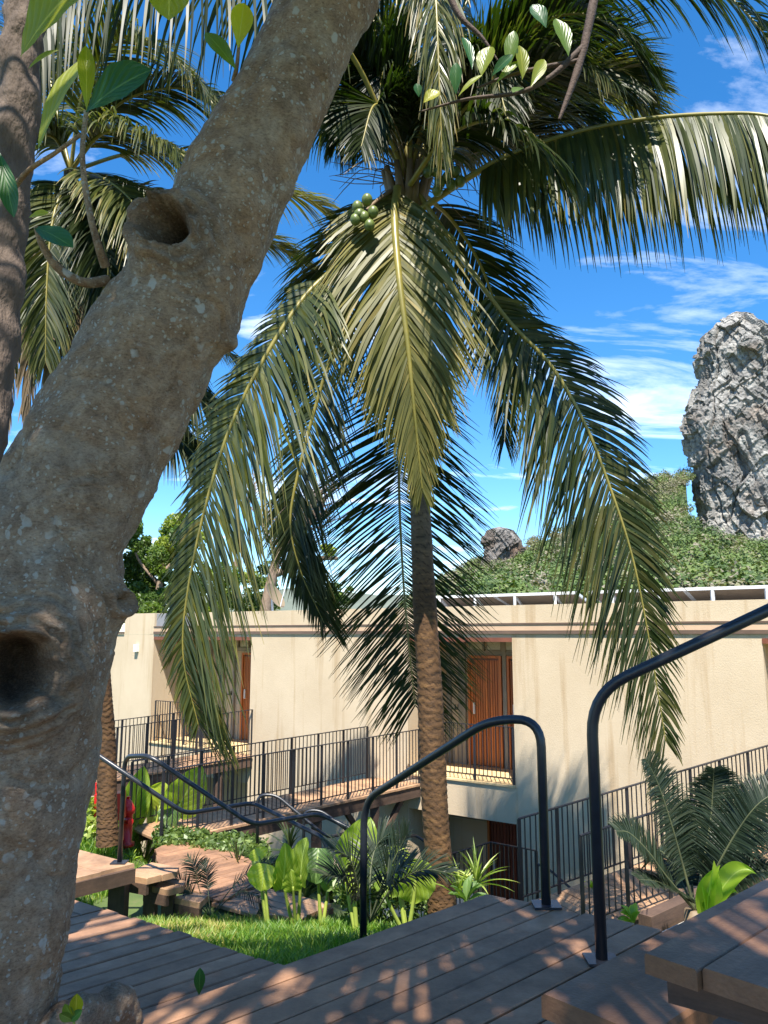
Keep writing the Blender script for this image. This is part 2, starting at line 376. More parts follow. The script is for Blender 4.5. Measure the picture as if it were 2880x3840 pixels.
bar('fascia_board', A - D1 * 6.9 + Vector((-.004, .02, -.085)), A + Vector((-.004, .02, -.085)), .03, .09, M_dark, nd_root)
bar('fascia_board', A + E1 * .02 - D1 * .05 + Vector((0, 0, -.10)), A + E1 * 4.5 - D1 * .05 + Vector((0, 0, -.10)), .03, .12, M_dark, nd_root)
for k in range(4):
    q = A + E1 * (.3 + 1.2 * k) - D1 * .35
    bar('joist_post', Vector((q.x, q.y, -.04)), Vector((q.x, q.y, gz(q.x, q.y) - .1)), .1, .1, M_dark, nd_root)
ld_root = deckthing('deck', (-1.2, 4.2, -.13), 'lower brown timber deck around the big tree beside the grass')
FE0 = Vector((-2.04, 5.19, 0)); FE1 = Vector((-.57, 4.19, 0)); fe = (FE1 - FE0).normalized()
def fe_hit(p, d=D1):     # point where the board line through p meets the far edge
    p = Vector((p[0], p[1], 0)); n = Vector((-fe.y, fe.x, 0)); t = (FE0 - p).dot(n) / d.dot(n); return p + d * t
H = Vector((-1.15, 3.45, 0)); Hl = Vector((-1.87, 4.75, 0)); HT = Vector((-1.50, 3.77, 0))
r0 = A + Vector((-.02, .03, 0)); zl = -.13
rr0 = r0 + (E1 - D1 * E1.dot(D1)).normalized() * .12
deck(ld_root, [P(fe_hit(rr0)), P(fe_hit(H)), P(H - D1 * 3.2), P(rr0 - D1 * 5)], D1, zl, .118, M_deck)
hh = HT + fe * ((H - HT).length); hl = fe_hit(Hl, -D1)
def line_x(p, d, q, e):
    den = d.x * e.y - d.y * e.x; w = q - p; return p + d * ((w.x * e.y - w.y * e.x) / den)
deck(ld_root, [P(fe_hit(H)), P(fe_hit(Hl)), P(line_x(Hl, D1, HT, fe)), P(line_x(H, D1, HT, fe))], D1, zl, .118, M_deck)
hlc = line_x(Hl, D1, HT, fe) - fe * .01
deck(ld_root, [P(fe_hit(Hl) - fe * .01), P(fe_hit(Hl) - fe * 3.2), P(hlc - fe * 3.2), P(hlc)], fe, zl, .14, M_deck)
bar('fascia_board', FE1 + Vector((.0, .02, zl - .09)) + fe * .3, FE0 + Vector((.0, .02, zl - .09)) - fe * 2.5, .03, .11, M_dark, ld_root)

# the raised platform and steps on the left, the path deck and landing
pf = [onz(292, 1866, -.75), onz(137, 1903, -.75), onz(40, 1850, -.75), onz(120, 1826, -.75), onz(150, 1829, -.75)]
pf_root = deckthing('platform', pf[0], 'raised timber platform beside the tree trunk above the steps')
deck(pf_root, pf, fe, -.75, .30, M_deck_lit, th=.045)
bar('fascia_board', pf[0] + Vector((0, -.02, -.10)), pf[1] + Vector((0, -.02, -.10)), .05, .13, M_dark, pf_root)
q = pf[0] + Vector((-.18, .1, 0)); bar('support_post', q + Vector((0, 0, -.05)), q + Vector((0, 0, -.75)), .16, .16, M_dark, pf_root)
def slab_step(pts, z, label):
    pts = [onz(x, y, z) for x, y in pts]; c = sum(pts, Vector()) / len(pts)
    r = deckthing('step', c, label); e = (pts[1] - pts[0]); deck(r, pts, e, z, .17, M_deck_lit, th=.06)
    bar('support_block', c + Vector((0, 0, -.06)), c + Vector((0, 0, -.6)), .12, .12, M_dark, r, up=(1, 0, 0)); bar('riser', pts[0] + Vector((0, .02, -.11)), pts[1] + Vector((0, .02, -.11)), .04, .10, M_dark, r)
slab_step([(262, 1888), (318, 1898), (402, 1878), (330, 1862)], -.92, 'highest timber step next to the raised platform')
slab_step([(312, 1911), (362, 1922), (418, 1908), (372, 1896)], -1.05, 'middle timber step lit by the sun')
slab_step([(372, 1938), (432, 1950), (472, 1940), (415, 1926)], -1.18, 'lowest timber step touching the landing')
pp = [onz(x, y, -1.30) for x, y in ((335, 1832), (420, 1812), (560, 1862), (575, 1905), (470, 1946), (345, 1890))]
pd_root = deckthing('path_deck', pp[0], 'weathered board path between the groundcover and the lawn')
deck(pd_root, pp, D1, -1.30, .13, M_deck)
pl = [onz(x, y, -1.33) for x, y in ((556, 1912), (716, 1952), (640, 1990), (455, 1950))]
pl_root = deckthing('landing_deck', pl[0], 'sunlit timber landing at the end of the board path')
deck(pl_root, pl, fe, -1.33, .13, M_deck_lit)
bar('fascia_board', pl[1] + Vector((.01, 0, -.09)), pl[2] + Vector((.01, 0, -.09)), .03, .10, M_dark, pl_root)

# ------------------------------------------------------------------ the building
F0 = Vector((2.14, 13.6, 0)); U = Vector((.819, -.574, 0)).normalized(); NI = Vector((.574, .819, 0)).normalized()
def Bp(s, o, z): return F0 + U * s + NI * o + Vector((0, 0, z))
bld = thing('hotel_building', Bp(-4, 0, -4.4), 'long two storey cream stucco guest building with flat roof and recessed balconies', 'building')
def bbox(name, s0, s1, o0, o1, z0, z1, mat, parent=None):
    M = Matrix(); c = Bp((s0 + s1) / 2, (o0 + o1) / 2, (z0 + z1) / 2)
    for r in range(3): M[r][0] = U[r] * (s1 - s0); M[r][1] = NI[r] * (o1 - o0); M[r][2] = (0, 0, z1 - z0)[r]; M[r][3] = c[r]
    return reg(bpy.data.objects.new(name, unitmesh('box', mat)), M, parent or bld)
REC = 1.5; FL = -1.03; Z0 = -5.2
for s0, s1 in ((-15, -9.47), (-6.17, -2.07), (.10, 4.06)): bbox('wall', s0, s1, 0, 7, Z0, 1.5, M_wall)
for s0, s1 in ((-9.47, -6.17), (-2.07, .10), (4.06, 7.4)): bbox('wall', s0, s1, REC, 7, Z0, 1.5, M_wall)
bbox('wall', 7.4, 12, 0, 7, Z0, 1.5, M_wall)
for s0, s1 in ((-9.47, -6.17), (-2.07, .10), (4.06, 7.4)):
    bbox('balcony_slab', s0 + .002, s1 - .002, .004, REC - .002, -1.65, FL - .03, M_wall)
    bbox('balcony_floor', s0 + .002, s1 - .002, -.03, REC - .002, FL - .03, FL, M_tile)
    bbox('soffit', s0 + .002, s1 - .002, .0, REC - .002, 1.44, 1.5, M_wall)
    bbox('wood_trim', s0 + .002, s1 - .002, -.012, .05, 1.365, 1.438, M_redwood)
# roof edge
bbox('cornice', -9.47, 12, -.03, 7, 1.503, 1.56, M_brownmetal)
bbox('cornice', -15, -10.63, -.03, 7, 1.503, 1.56, M_brownmetal)
bbox('cornice_band', -9.47, 12, -.018, 6.9, 1.562, 1.66, M_orange)
bbox('cornice_trim', -9.47, 12, -.03, 6.9, 1.662, 1.69, M_brownmetal)
bbox('parapet', -8.1, 12, .0, .2, 1.692, 2.0, M_wall)
bbox('parapet', -9.47, -8.1, .05, .25, 1.692, 1.995, M_greyroof)  # grey roof edge, its shadow put into the colour
bbox('parapet', -10.63, -9.472, -.004, .5, 1.503, 2.01, M_wall)
bbox('roof', -9.4, 11.9, .3, 6.8, 1.70, 1.73, M_greyroof)
bbox('junction_box', -10.63, -10.50, .05, .2, 2.012, 2.09, M_white)
bbox('wall_lamp', -10.14, -10.03, -.085, 0, 1.07, 1.25, M_white)
def door(s0, s1, z0, z1, o, mat=None, n=12):
    mat = mat or M_door
    dr = bbox('door', s0, s1, o - .03, o - .002, z0, z1, M_redwood)
    fr = MB()
    for a, bb_ in ((s0 - .05, s0), (s1, s1 + .05)): fr.box(Bp((a + bb_) / 2, o - .045, (z0 + z1) / 2), U * .05, NI * .085, (0, 0, z1 - z0))
    fr.box(Bp((s0 + s1) / 2, o - .045, z1 + .025), U * (s1 - s0 + .1), NI * .085, (0, 0, .05)); fr.build('door_frame', M_door, dr)
    w = (s1 - s0) / n
    for k in range(n): bbox('slat', s0 + k * w + .006, s0 + (k + 1) * w - .006, o - .052, o - .031, z0 + .02, z1 - .04, mat, dr)
    bbox('handle', s0 + .07, s0 + .10, o - .10, o - .053, z0 + .98, z0 + 1.2, M_alu, dr)
def recess(c0, c1, panes, cols, lintel):
    for a, bb_ in cols: bbox('column', a, bb_, REC - .07, REC - .002, FL, 1.44, M_grey)
    bbox('lintel', lintel[0], lintel[1], REC - .062, REC - .004, 1.09, 1.17, M_grey)
    n = panes; w = (c1 - c0) / n
    for k in range(n):
        wd = bbox('window', c0 + k * w + .03, c0 + (k + 1) * w - .03, REC - .05, REC - .006, 1.175, 1.43, M_grey)
        bbox('pane', c0 + k * w + .06, c0 + (k + 1) * w - .06, REC - .058, REC - .051, 1.20, 1.405, M_glass, wd)
door(-1.52, -.88, FL, 1.03, REC); door(-.66, -.12, FL, 1.03, REC)
recess(-1.58, .0, 4, ((-1.80, -1.64), (-2.06, -1.98), (-.81, -.73)), (-1.63, .05))
door(-7.84, -7.2, FL, 1.0, REC)
recess(-8.4, -6.9, 4, ((-8.68, -8.54), (-8.2, -8.15), (-9.1, -9.0)), (-8.53, -6.8))
door(4.7, 5.4, FL, 1.03, REC)
M_rdoor = simple("dark_red_slat_door", (.20, .035, .02), (.11, .02, .012), rough=.5, scale=30, stretch=(1, 1, .05), objrand=.25)
door(-1.15, -.35, -3.9, -1.75, REC, M_rdoor); door(-7.5, -6.8, -3.9, -1.75, REC, M_rdoor)
bbox('lower_lintel', -2.0, -.0, REC - .04, REC - .002, -2.05, -1.7, M_grey)
bbox('light_switch', -9.468, -9.455, .98, 1.03, .02, .13, M_metal)
def digits(txt, s, o, z, h):
    seg = {'0': 'abcdef', '1': 'bc', '2': 'abged'}; r = bbox('number_bar', s - .05, s + .25, o - .03, o - .003, z - .018, z - .002, M_metal); mb = MB(); x = s
    for ch in txt:
        w = h * .5; t = h * .16
        pos = {'a': (w / 2, h, w, t), 'g': (w / 2, h / 2, w, t), 'd': (w / 2, t / 2, w, t), 'f': (0, h * .75, t, h / 2), 'b': (w, h * .75, t, h / 2), 'e': (0, h * .25, t, h / 2), 'c': (w, h * .25, t, h / 2)}
        for k in seg[ch]: cx, cz, ww, hh2 = pos[k]; mb.box(Bp(x + cx, o - .016, z + cz), U * ww, NI * .02, (0, 0, hh2))
        x += w + h * .22
    mb.build('number', M_metal, r)
digits('110', -2.00 + .06, REC - .003, .02, .085); digits('112', -8.40, REC - .003, .02, .085)

# roof equipment
arr = thing('solar_panel_array', Bp(1, 1, 1.73), 'row of tilted solar panels with white frames along the flat roof', 'solar panels')
for k, (s0, n) in enumerate(((-2.2, 2), (1.25, 5))):
    for j in range(n):
        a = s0 + j * 1.62; c = [Bp(a, .75, 2.21), Bp(a + 1.58, .75, 2.21), Bp(a + 1.58, 2.2, 1.86), Bp(a, 2.2, 1.86)]
        nrm = (c[1] - c[0]).cross(c[3] - c[0]).normalized(); mid = sum(c, Vector()) / 4
        mb = MB(); mb.box(mid, c[1] - c[0], c[3] - c[0], nrm * .02); pn = mb.build('panel', M_panel, arr)
        for p, q_ in ((c[0], c[1]), (c[3], c[2]), (c[0], c[3]), (c[1], c[2])): bar('panel_frame', p + nrm * .012, q_ + nrm * .012, .035, .05, M_alu, pn)
        for f in (.25, .75):
            t = c[0].lerp(c[1], f); bar('leg', t + Vector((0, 0, -.02)), Vector((t.x, t.y, 1.73)), .045, .045, M_alu, arr, up=(1, 0, 0))
            t2 = c[3].lerp(c[2], f); bar('strut', t + Vector((0, 0, -.05)) + NI * .1, Bp(0, 0, 0) * 0 + Vector((t2.x, t2.y, 1.75)) - NI * .25 - U * .2, .035, .035, M_alu, arr)

# ------------------------------------------------------------------ railings and walkways
def railing(parent, pts, h=.95, post=.57, bal=.082, name='railing', low=.10):
    """posts, top rail, low rail and bars along a base line; sub-parts of `parent`"""
    pts = [Vector(p) for p in pts]; up = Vector((0, 0, 1)); a, c = pts[0], pts[-1]
    rl = bar(name, a + up * h, c + up * h, .042, .012, M_rail, parent); bar('bottom_rail', a + up * low, c + up * low, .022, .014, M_rail, rl)
    for a, c in zip(pts[:-1], pts[1:]):
        ln = (c - a).length; n = max(1, round(ln / post)); d = (c - a) / n; dn = d.normalized()
        for i in range(n + 1):
            p = a + d * i; bar('post', p + up * -.03, p + up * (h - .005), .045, .014, M_rail, rl, up=dn.cross(up))
        m = max(2, round(d.length / bal))
        for i in range(n):
            for j in range(1, m):
                p = a + d * (i + j / m); bar('baluster', p + up * low, p + up * (h - .007), .012, .012, M_rail, rl, up=dn)
    return rl
def walkway(label, a, c, wd, name='walkway', fars=(0, 1), nears=(0, 1), gap=0, mat=None):
    """a, c: ends of the near deck edge"""
    a, c = Vector(a), Vector(c); d = (c - a).normalized(); dh = Vector((d.x, d.y, 0)).normalized(); sd = Vector((-dh.y, dh.x, 0))
    r = thing(name, a, label, 'walkway'); ln = (c - a).length; n = round(ln / .125)
    for i in range(n):
        p = a + (c - a) * ((i + .5) / n); up = Vector((0, 0, 1)); dz = random.uniform(-.002, .002)
        bar('plank', p - sd * .06 + up * (-.018 + dz), p + sd * (wd + .06) + up * (-.018 + dz), ln / n - .007, .034, mat or M_deck_lit, r, 'plank', up=d.cross(sd))
    for o in (.0, wd): bar('beam', a + sd * o + Vector((0, 0, -.135)), c + sd * o + Vector((0, 0, -.135)), .07, .19, M_dark, r)
    L_ = c - a
    railing(r, [a + L_ * nears[0] + sd * .0, a + L_ * nears[1]])
    railing(r, [a + L_ * fars[0] + sd * wd, a + L_ * fars[1] + sd * wd])
    return r, d, sd
S = lambda x, y, Y: at(x / K, y / K, Y)          # full-size photo pixels
w2a, w2b = S(603, 3155, 11.3), S(1572, 2937, 14.62)
w2, d2, s2 = walkway('raised timber walkway with dark railings leading to the balcony behind the palm trunk', w2a, w2b, 1.05, fars=(0, .93))
for f in (.55, .80):
    p = w2a.lerp(w2b, f) + s2 * .08; bar('support_post', p + Vector((0, 0, -.23)), Vector((p.x, p.y, -4.6)), .16, .16, M_dark, w2, up=(1, 0, 0))
    if f > .7:
        for sg in (-1, 1): bar('brace', p + Vector((0, 0, -.95)) + d2 * sg * .06, p + Vector((0, 0, -.25)) + d2 * sg * .62, .08, .08, M_dark, w2)
w1a, w1b = S(60, 2985, 14.2), S(942, 2832, 17.08)
w1, d1_, s1_ = walkway('far timber walkway with dark railings leading to the balcony at the left', w1a, w1b, 1.05, fars=(0, .95))
for f in (.2, .55, .85):
    p = w1a.lerp(w1b, f) + s1_ * .1; bar('support_post', p + Vector((0, 0, -.23)), Vector((p.x, p.y, -4.6)), .16, .16, M_dark, w1, up=(1, 0, 0))
w3n0, w3n1 = S(2190, 3500, 8.47), S(3060, 3160, 10.0)
w3, d3, s3 = walkway('timber ramp with dark railings climbing to the right behind the cycad', w3n0, w3n1, .95, fars=(-.03, 1.16))
for f in (.1, .5, .9):
    p = w3n0.lerp(w3n1, f) + s3 * .1; bar('support_post', p + Vector((0, 0, -.23)), Vector((p.x, p.y, -4.6)), .16, .16, M_dark, w3, up=(1, 0, 0))
# balcony railings (parts of the building)
railing(bld, [Bp(-9.36, .05, FL), Bp(-7.25, .05, FL)]); railing(bld, [Bp(-1.45, .05, FL), Bp(.05, .05, FL)], post=.72)
railing(bld, [Bp(4.1, .05, FL), Bp(5.2, .05, FL)])
# stair railing down to the lower floor, between trunk and ramp
sr = thing('stair_railing', S(1841, 3400, 11.4), 'grey steel stair railing in front of the dark lower door', 'railing')
z_l = -2.75
pA, pB, pC = S(1560, 3240, 10.9), S(1841, 3158, 11.5), S(2010, 3190, 10.9)
hh_ = .95
railing(sr, [pA - Vector((0, 0, hh_)), pB - Vector((0, 0, hh_))], h=hh_); railing(sr, [pB - Vector((0, 0, hh_)), pC - Vector((0, 0, hh_))], h=hh_)
sr2 = thing('stair_handrail', S(2180, 3400, 10), 'thin steel handrail sloping down behind the ramp railing', 'railing')
mb = MB(); mb.tube(bends([S(2015, 3240, 10.6), S(2060, 3260, 10.5), S(2190, 3375, 10.0), S(2230, 3375, 10.0)], .1), .016, 8); mb.build('rail', M_rail, sr2, smooth=True)
bar('post', S(2230, 3375, 10), S(2230, 3700, 10), .03, .03, M_rail, sr2, up=(1, 0, 0)); bar('post', S(2015, 3240, 10.6), S(2015, 3600, 10.6), .03, .03, M_rail, sr2, up=(1, 0, 0))
# lower landing slab under the stair railing
ll = MB(); c = (pA + pB + pC) / 3; ll.box(Vector((c.x - .3, c.y + .5, pB.z - hh_ - .08)), U * 2.6, NI * 1.6, (0, 0, .16))
tag(ll.build('stair_landing', M_wall), 'plastered landing in front of the lower storey door', None, None, 'structure')

# ------------------------------------------------------------------ tubular handrails
def handrail(label, pts, posts, r=.026, rad=.16, plate=None, name='handrail'):
    o = thing(name, pts[0], label, 'handrail', 'charcoal tubular handrails')
    mb = MB(); mb.tube(bends(pts, rad, 7), r, 14); mb.build('rail', M_metal, o, smooth=True)
    for p, z in posts: bar('post', p, Vector((p.x, p.y, z)), r * 2, r * 2, M_metal, o, 'rod', up=(1, 0, 0))
    for p in (plate or []): bar('base_plate', p + Vector((-.075, 0, .006)), p + Vector((.075, 0, .006)), .13, .012, M_metal, o)
    return o
p0 = onz(1300, 2076, 0); tp = at(1284, 1497, p0.y); tp = Vector((p0.x, p0.y, tp.z))
e1 = at(1659, 1318, 3.45); e1 = tp + (e1 - tp) * 1.9
handrail('charcoal tube handrail nearest the picnic bench, rising out of frame at right', [p0, tp, e1], [], r=.0275, rad=.2, plate=[p0])
p1 = onz(1180, 1957, 0); t1 = Vector((p1.x, p1.y, at(1172, 1553, p1.y).z)); t2 = at(1058, 1555, 4.78); p2 = at(786, 1730, 6.0); p2b = Vector((p2.x, p2.y, gz(p2.x, p2.y) - .05))
handrail('charcoal tube handrail between the lawn and the deck corner, before the palm trunk', [p1, t1, t2, p2, p2b], [], r=.0265, rad=.2, plate=[p1])
ra = onz(258, 1864, -.75)
R1 = [ra, Vector((ra.x, ra.y, at(262, 1634, ra.y).z)), at(322, 1632, 7.75), at(545, 1782, 7.9), at(690, 1757, 8.6), at(860, 1842, 8.4), at(864, 1945, 8.4)]
handrail('zigzag charcoal handrail starting on the raised platform by the steps', R1, [], r=.023, rad=.14, plate=[ra])
R2 = [at(150, 1590, 7.8), at(400, 1758, 8.2), at(545, 1734, 9.0), at(704, 1812, 8.3), at(716, 1950, 8.2)]
handrail('zigzag charcoal handrail coming from behind the tree to the landing corner', R2, [], r=.023, rad=.12)
R3 = [at(556, 1850, 10.8), at(556, 1717, 10.8), at(596, 1717, 10.8), at(708, 1810, 10.6), at(800, 1785, 11.4), at(906, 1872, 11.3)]
handrail('farther thin charcoal handrail under the walkway, left one of the pair', R3, [], r=.021, rad=.13)
R4 = [at(656, 1860, 11.4), at(656, 1752, 11.4), at(692, 1750, 11.4), at(808, 1837, 11.2), at(898, 1802, 12.0), at(990, 1880, 11.9)]
handrail('farther thin charcoal handrail before the walkway post, right one of the pair', R4, [], r=.021, rad=.13)

# ------------------------------------------------------------------ rock peak and wooded hill
def rock_mat(name, c_hi, c_lo, sc):
    m, nt, b = mat_new(name); g = nd(nt, 'ShaderNodeNewGeometry')
    n = nd(nt, 'ShaderNodeTexNoise', Scale=.055 * sc, Detail=10.0, Roughness=.72); nt.links.new(g.outputs['Position'], n.inputs['Vector'])
    r = ramp(nt, n.outputs['Fac'], [(0.34, c_lo), (0.5, tuple((a + b_) / 2 for a, b_ in zip(c_hi, c_lo))), (0.62, c_hi)])
    n2 = nd(nt, 'ShaderNodeTexNoise', Scale=.012 * sc, Detail=5.0, Roughness=.6); nt.links.new(g.outputs['Position'], n2.inputs['Vector'])
    r2 = ramp(nt, n2.outputs['Fac'], [(0.5, (1, 1, 1)), (0.62, (.72, .50, .36))])
    mx = nd(nt, 'ShaderNodeMix', data_type='RGBA', blend_type='MULTIPLY'); mx.inputs[0].default_value = .9
    nt.links.new(r.outputs[0], mx.inputs[6]); nt.links.new(r2.outputs[0], mx.inputs[7])
    v = nd(nt, 'ShaderNodeTexVoronoi', Scale=.11 * sc, feature='DISTANCE_TO_EDGE')
    nn = nd(nt, 'ShaderNodeTexNoise', Scale=.2 * sc, Detail=4.0); nt.links.new(g.outputs['Position'], nn.inputs['Vector'])
    vm = nd(nt, 'ShaderNodeVectorMath', operation='MULTIPLY_ADD'); vm.inputs[1].default_value = (9 / sc, 9 / sc, 9 / sc)
    nt.links.new(nn.outputs['Color'], vm.inputs[0]); nt.links.new(g.outputs['Position'], vm.inputs[2]); nt.links.new(vm.outputs[0], v.inputs['Vector'])
    rv = ramp(nt, v.outputs['Distance'], [(0.0, (.45, .44, .44)), (0.09, (1, 1, 1))])
    mx2 = nd(nt, 'ShaderNodeMix', data_type='RGBA', blend_type='MULTIPLY'); mx2.inputs[0].default_value = .75
    nt.links.new(mx.outputs[2], mx2.inputs[6]); nt.links.new(rv.outputs[0], mx2.inputs[7]); nt.links.new(mx2.outputs[2], b.inputs['Base Color'])
    b.inputs['Roughness'].default_value = .95
    bp = nd(nt, 'ShaderNodeBump', Strength=1.0, Distance=2.2 / sc); nt.links.new(n.outputs['Fac'], bp.inputs['Height']); nt.links.new(bp.outputs[0], b.inputs['Normal'])
    return m
def rock(name, label, prof, Y, mat, nu=440, nv=360, squash=.8, amp=1.0, seed=0):
    """prof: (y px, left px, right px) rows from the top down"""
    prof = np.array(prof, float); ys = np.linspace(prof[0, 0], prof[-1, 0], nv)
    le = np.interp(ys, prof[:, 0], prof[:, 1]); ri = np.interp(ys, prof[:, 0], prof[:, 2]); mb = MB()
    for j in range(nv):
        l, r = at(le[j], ys[j], Y), at(ri[j], ys[j], Y); c = (l + r) / 2; R = (r.x - l.x) / 2
        for i in range(nu):
            a = 2 * math.pi * i / nu; p = Vector((c.x + R * math.cos(a), c.y + R * squash * math.sin(a), c.z))
            q = p * (.03 / amp) + Vector((seed, 0, 0))
            g = Vector((q.x * .85 + q.z * .5, q.y * 1.1, q.z * .62 - q.x * .55)); wv = noise.noise_vector(q * 2.2) * .22
            h = 4.0 * noise.noise(q * .9) + 5.2 * (noise.cell(g * 1.9 + wv) - .5) + 3.0 * (noise.cell(g * 4.3 + wv * 1.5 + Vector((3, 8, 1))) - .5) + 1.8 * (noise.cell(g * 9.5 + wv * 2) - .5) + 1.0 * noise.noise(q * 13) + .8 * noise.noise(q * 27)
            h -= 4.5 * max(0, 1 - abs(noise.noise(Vector((q.x * 1.6, q.y * 1.6, q.z * .35)) + wv)) * 14); h += 4.6
            d = Vector((math.cos(a), math.sin(a), .1)); k = min(1, R / 12) * amp
            mb.vert(p + d * (h - 6.0) * k * .55)
    for j in range(nv - 1):
        for i in range(nu): mb.face((j * nu + i, (j + 1) * nu + i, (j + 1) * nu + (i + 1) % nu, j * nu + (i + 1) % nu))
    top = mb.vert(at((le[0] + ri[0]) / 2, ys[0], Y) + Vector((0, 0, 1.0 * amp)))
    for i in range(nu): mb.face((top, i, (i + 1) % nu))
    return tag(mb.build(name, mat, smooth=False), label, None, None, 'structure')
M_rock = rock_mat('grey_weathered_rock', (.37, .355, .325), (.10, .095, .09), 1.5)
rock('rock_peak', 'tall grey rock pinnacle above the green hill at right',
     [(676, 1575, 1607), (690, 1540, 1632), (728, 1502, 1664), (770, 1490, 1692), (815, 1498, 1704), (860, 1484, 1712), (890, 1474, 1718), (930, 1473, 1722), (985, 1482, 1728), (1030, 1486, 1733), (1065, 1488, 1738), (1110, 1497, 1740), (1140, 1493, 1745), (1180, 1492, 1752), (1230, 1495, 1760)], 420, M_rock)
M_rock2 = rock_mat('dark_weathered_rock', (.24, .225, .21), (.08, .075, .07), 2.2)
rock('rock_outcrop', 'small dark rock knob far off between the palm fronds', [(1140, 1066, 1090), (1146, 1050, 1110), (1165, 1040, 1126), (1190, 1036, 1140), (1235, 1034, 1150)], 380, M_rock2, 160, 120, .8, .55, 4.0)

RIDGE = [(860, 1300), (940, 1268), (1000, 1236), (1040, 1212), (1100, 1196), (1160, 1176), (1230, 1140), (1300, 1100), (1360, 1066), (1420, 1037), (1480, 1030), (1540, 1050), (1600, 1090), (1659, 1120), (1720, 1120), (1800, 1130), (1900, 1160), (2050, 1210), (2250, 1290)]
rx, ry = zip(*RIDGE)
def hill_pt(px, t):
    top = np.interp(px, rx, ry); py = 1345 + (top - 1345) * t ** .9
    if 1490 < px < 1760 and t > .55: py = max(py, 1345 + (1160 - 1345) * t)
    return at(px, py, 165 + 265 * t)
mb = MB(); NC, NR = 150, 60
for j in range(NR + 1):
    for i in range(NC + 1):
        p = hill_pt(860 + 1390 * i / NC, j / NR); mb.vert(p + Vector((0, 0, 2.0 * noise.noise(p * .03))))
for j in range(NR):
    for i in range(NC): k = j * (NC + 1) + i; mb.face((k, k + 1, k + NC + 2, k + NC + 1))
# back slope
base = len(mb.v)
for i in range(NC + 1):
    p = hill_pt(860 + 1390 * i / NC, 1); mb.vert(Vector((p.x * 1.5, p.y + 240, -8)))
for i in range(NC): k = NR * (NC + 1) + i; mb.face((k, k + 1, base + i + 1, base + i))
tag(mb.build('hill', simple('hill_undergrowth', (.075, .10, .03), (.035, .055, .016), rough=.95, scale=.12), smooth=True), 'green wooded hillside below the rock pinnacle', None, None, 'structure')
M_forest = foliage('hill_forest_leaves', [(0.12, (.032, .062, .014)), (0.38, (.068, .115, .024)), (0.62, (.115, .165, .032)), (0.80, (.17, .155, .085)), (0.95, (.21, .185, .135))], rough=.7, trans=.12)
rs = np.random.RandomState(5)
V = []; Cc = []
def crown_tris(c, R, n, size, shade):
    ph = rs.uniform(0, 2 * np.pi, n); zz = rs.uniform(-.25, 1, n); rr = np.sqrt(1 - np.clip(zz, -1, 1) ** 2); f = rs.uniform(.72, 1.06, n)
    lob = 1 + .22 * np.sin(ph * 3 + rs.uniform(0, 6)) + .15 * np.sin(zz * 6 + ph * 2)
    p = np.stack([rr * np.cos(ph), rr * np.sin(ph), zz * .8], 1) * (f * lob)[:, None] * R + c
    nrm = np.stack([rr * np.cos(ph), rr * np.sin(ph), zz + .3], 1) + rs.normal(0, .45, (n, 3)); nrm /= np.linalg.norm(nrm, axis=1)[:, None]
    a = np.cross(nrm, rs.normal(0, 1, (n, 3))); a /= np.linalg.norm(a, axis=1)[:, None]; bb = np.cross(nrm, a); s = size * rs.uniform(.6, 1.3, n)[:, None]
    tri = np.stack([p - a * s * .6 - bb * s * .4, p + a * s * .6 - bb * s * .4, p + bb * s * .7], 1)
    col = np.zeros((n, 3)); col[:, 0] = np.clip(shade + rs.normal(0, .10, n), 0, 1)
    V.append(tri.reshape(-1, 3)); Cc.append(np.repeat(col, 3, 0))
for _ in range(1700):
    px = rs.uniform(930, 1790); t = rs.uniform(0, 1) ** 1.0
    if px < 1380 and rs.rand() < .25: continue
    p = hill_pt(px, t); R = rs.uniform(2.6, 6.2) * (.75 + .4 * (1 - t)); tan = rs.rand()
    sh = rs.uniform(.1, .75) if tan < .80 else rs.uniform(.85, 1.15)
    if t > .8 and px < 1500: sh = rs.uniform(.55, 1.0)
    crown_tris(np.array([p.x, p.y, p.z + R * .55]), R, 300, max(.55, R * .15), sh)
def tri_mesh(name, Vs, Cs, mat, parent=None):
    v = np.concatenate(Vs); n = len(v); me = bpy.data.meshes.new(name); me.vertices.add(n); me.vertices.foreach_set('co', v.astype(np.float32).ravel())
    me.loops.add(n); me.loops.foreach_set('vertex_index', np.arange(n, dtype=np.int32)); me.polygons.add(n // 3)
    me.polygons.foreach_set('loop_start', np.arange(0, n, 3, dtype=np.int32)); me.polygons.foreach_set('loop_total', np.full(n // 3, 3, dtype=np.int32))
    ca = me.color_attributes.new('lf', 'FLOAT_COLOR', 'POINT'); c = np.concatenate(Cs); ca.data.foreach_set('color', np.concatenate([c, np.ones((n, 1))], 1).astype(np.float32).ravel())
    me.materials.append(mat); me.update(calc_edges=True); me.validate(); return reg(bpy.data.objects.new(name, me), None, parent)
tag(tri_mesh('hill_forest', V, Cc, M_forest), 'dense green scrub forest covering the hillside', None, None, 'stuff')
# grey far ridge at the left
mb = MB(); N = 60
for i in range(N + 1):
    px = 420 + 480 * i / N; p = at(px, 1285 - 16 * math.exp(-((px - 660) / 90) ** 2) + 3 * noise.noise((px * .03, 1, 2)), 1500); mb.vert(p); mb.vert(Vector((p.x * .9, 1250, -8))); mb.vert(Vector((p.x * 1.1, 1800, -8)))
for i in range(N): k = i * 3; mb.face((k + 1, k + 4, k + 3, k)); mb.face((k, k + 3, k + 5, k + 2))
tag(mb.build('far_ridge', simple('far_ridge_scrub', (.15, .17, .13), (.10, .12, .09), rough=.95, scale=.02), smooth=True), 'low grey green ridge on the horizon', None, None, 'structure')  # muted grey green stands in for distance haze

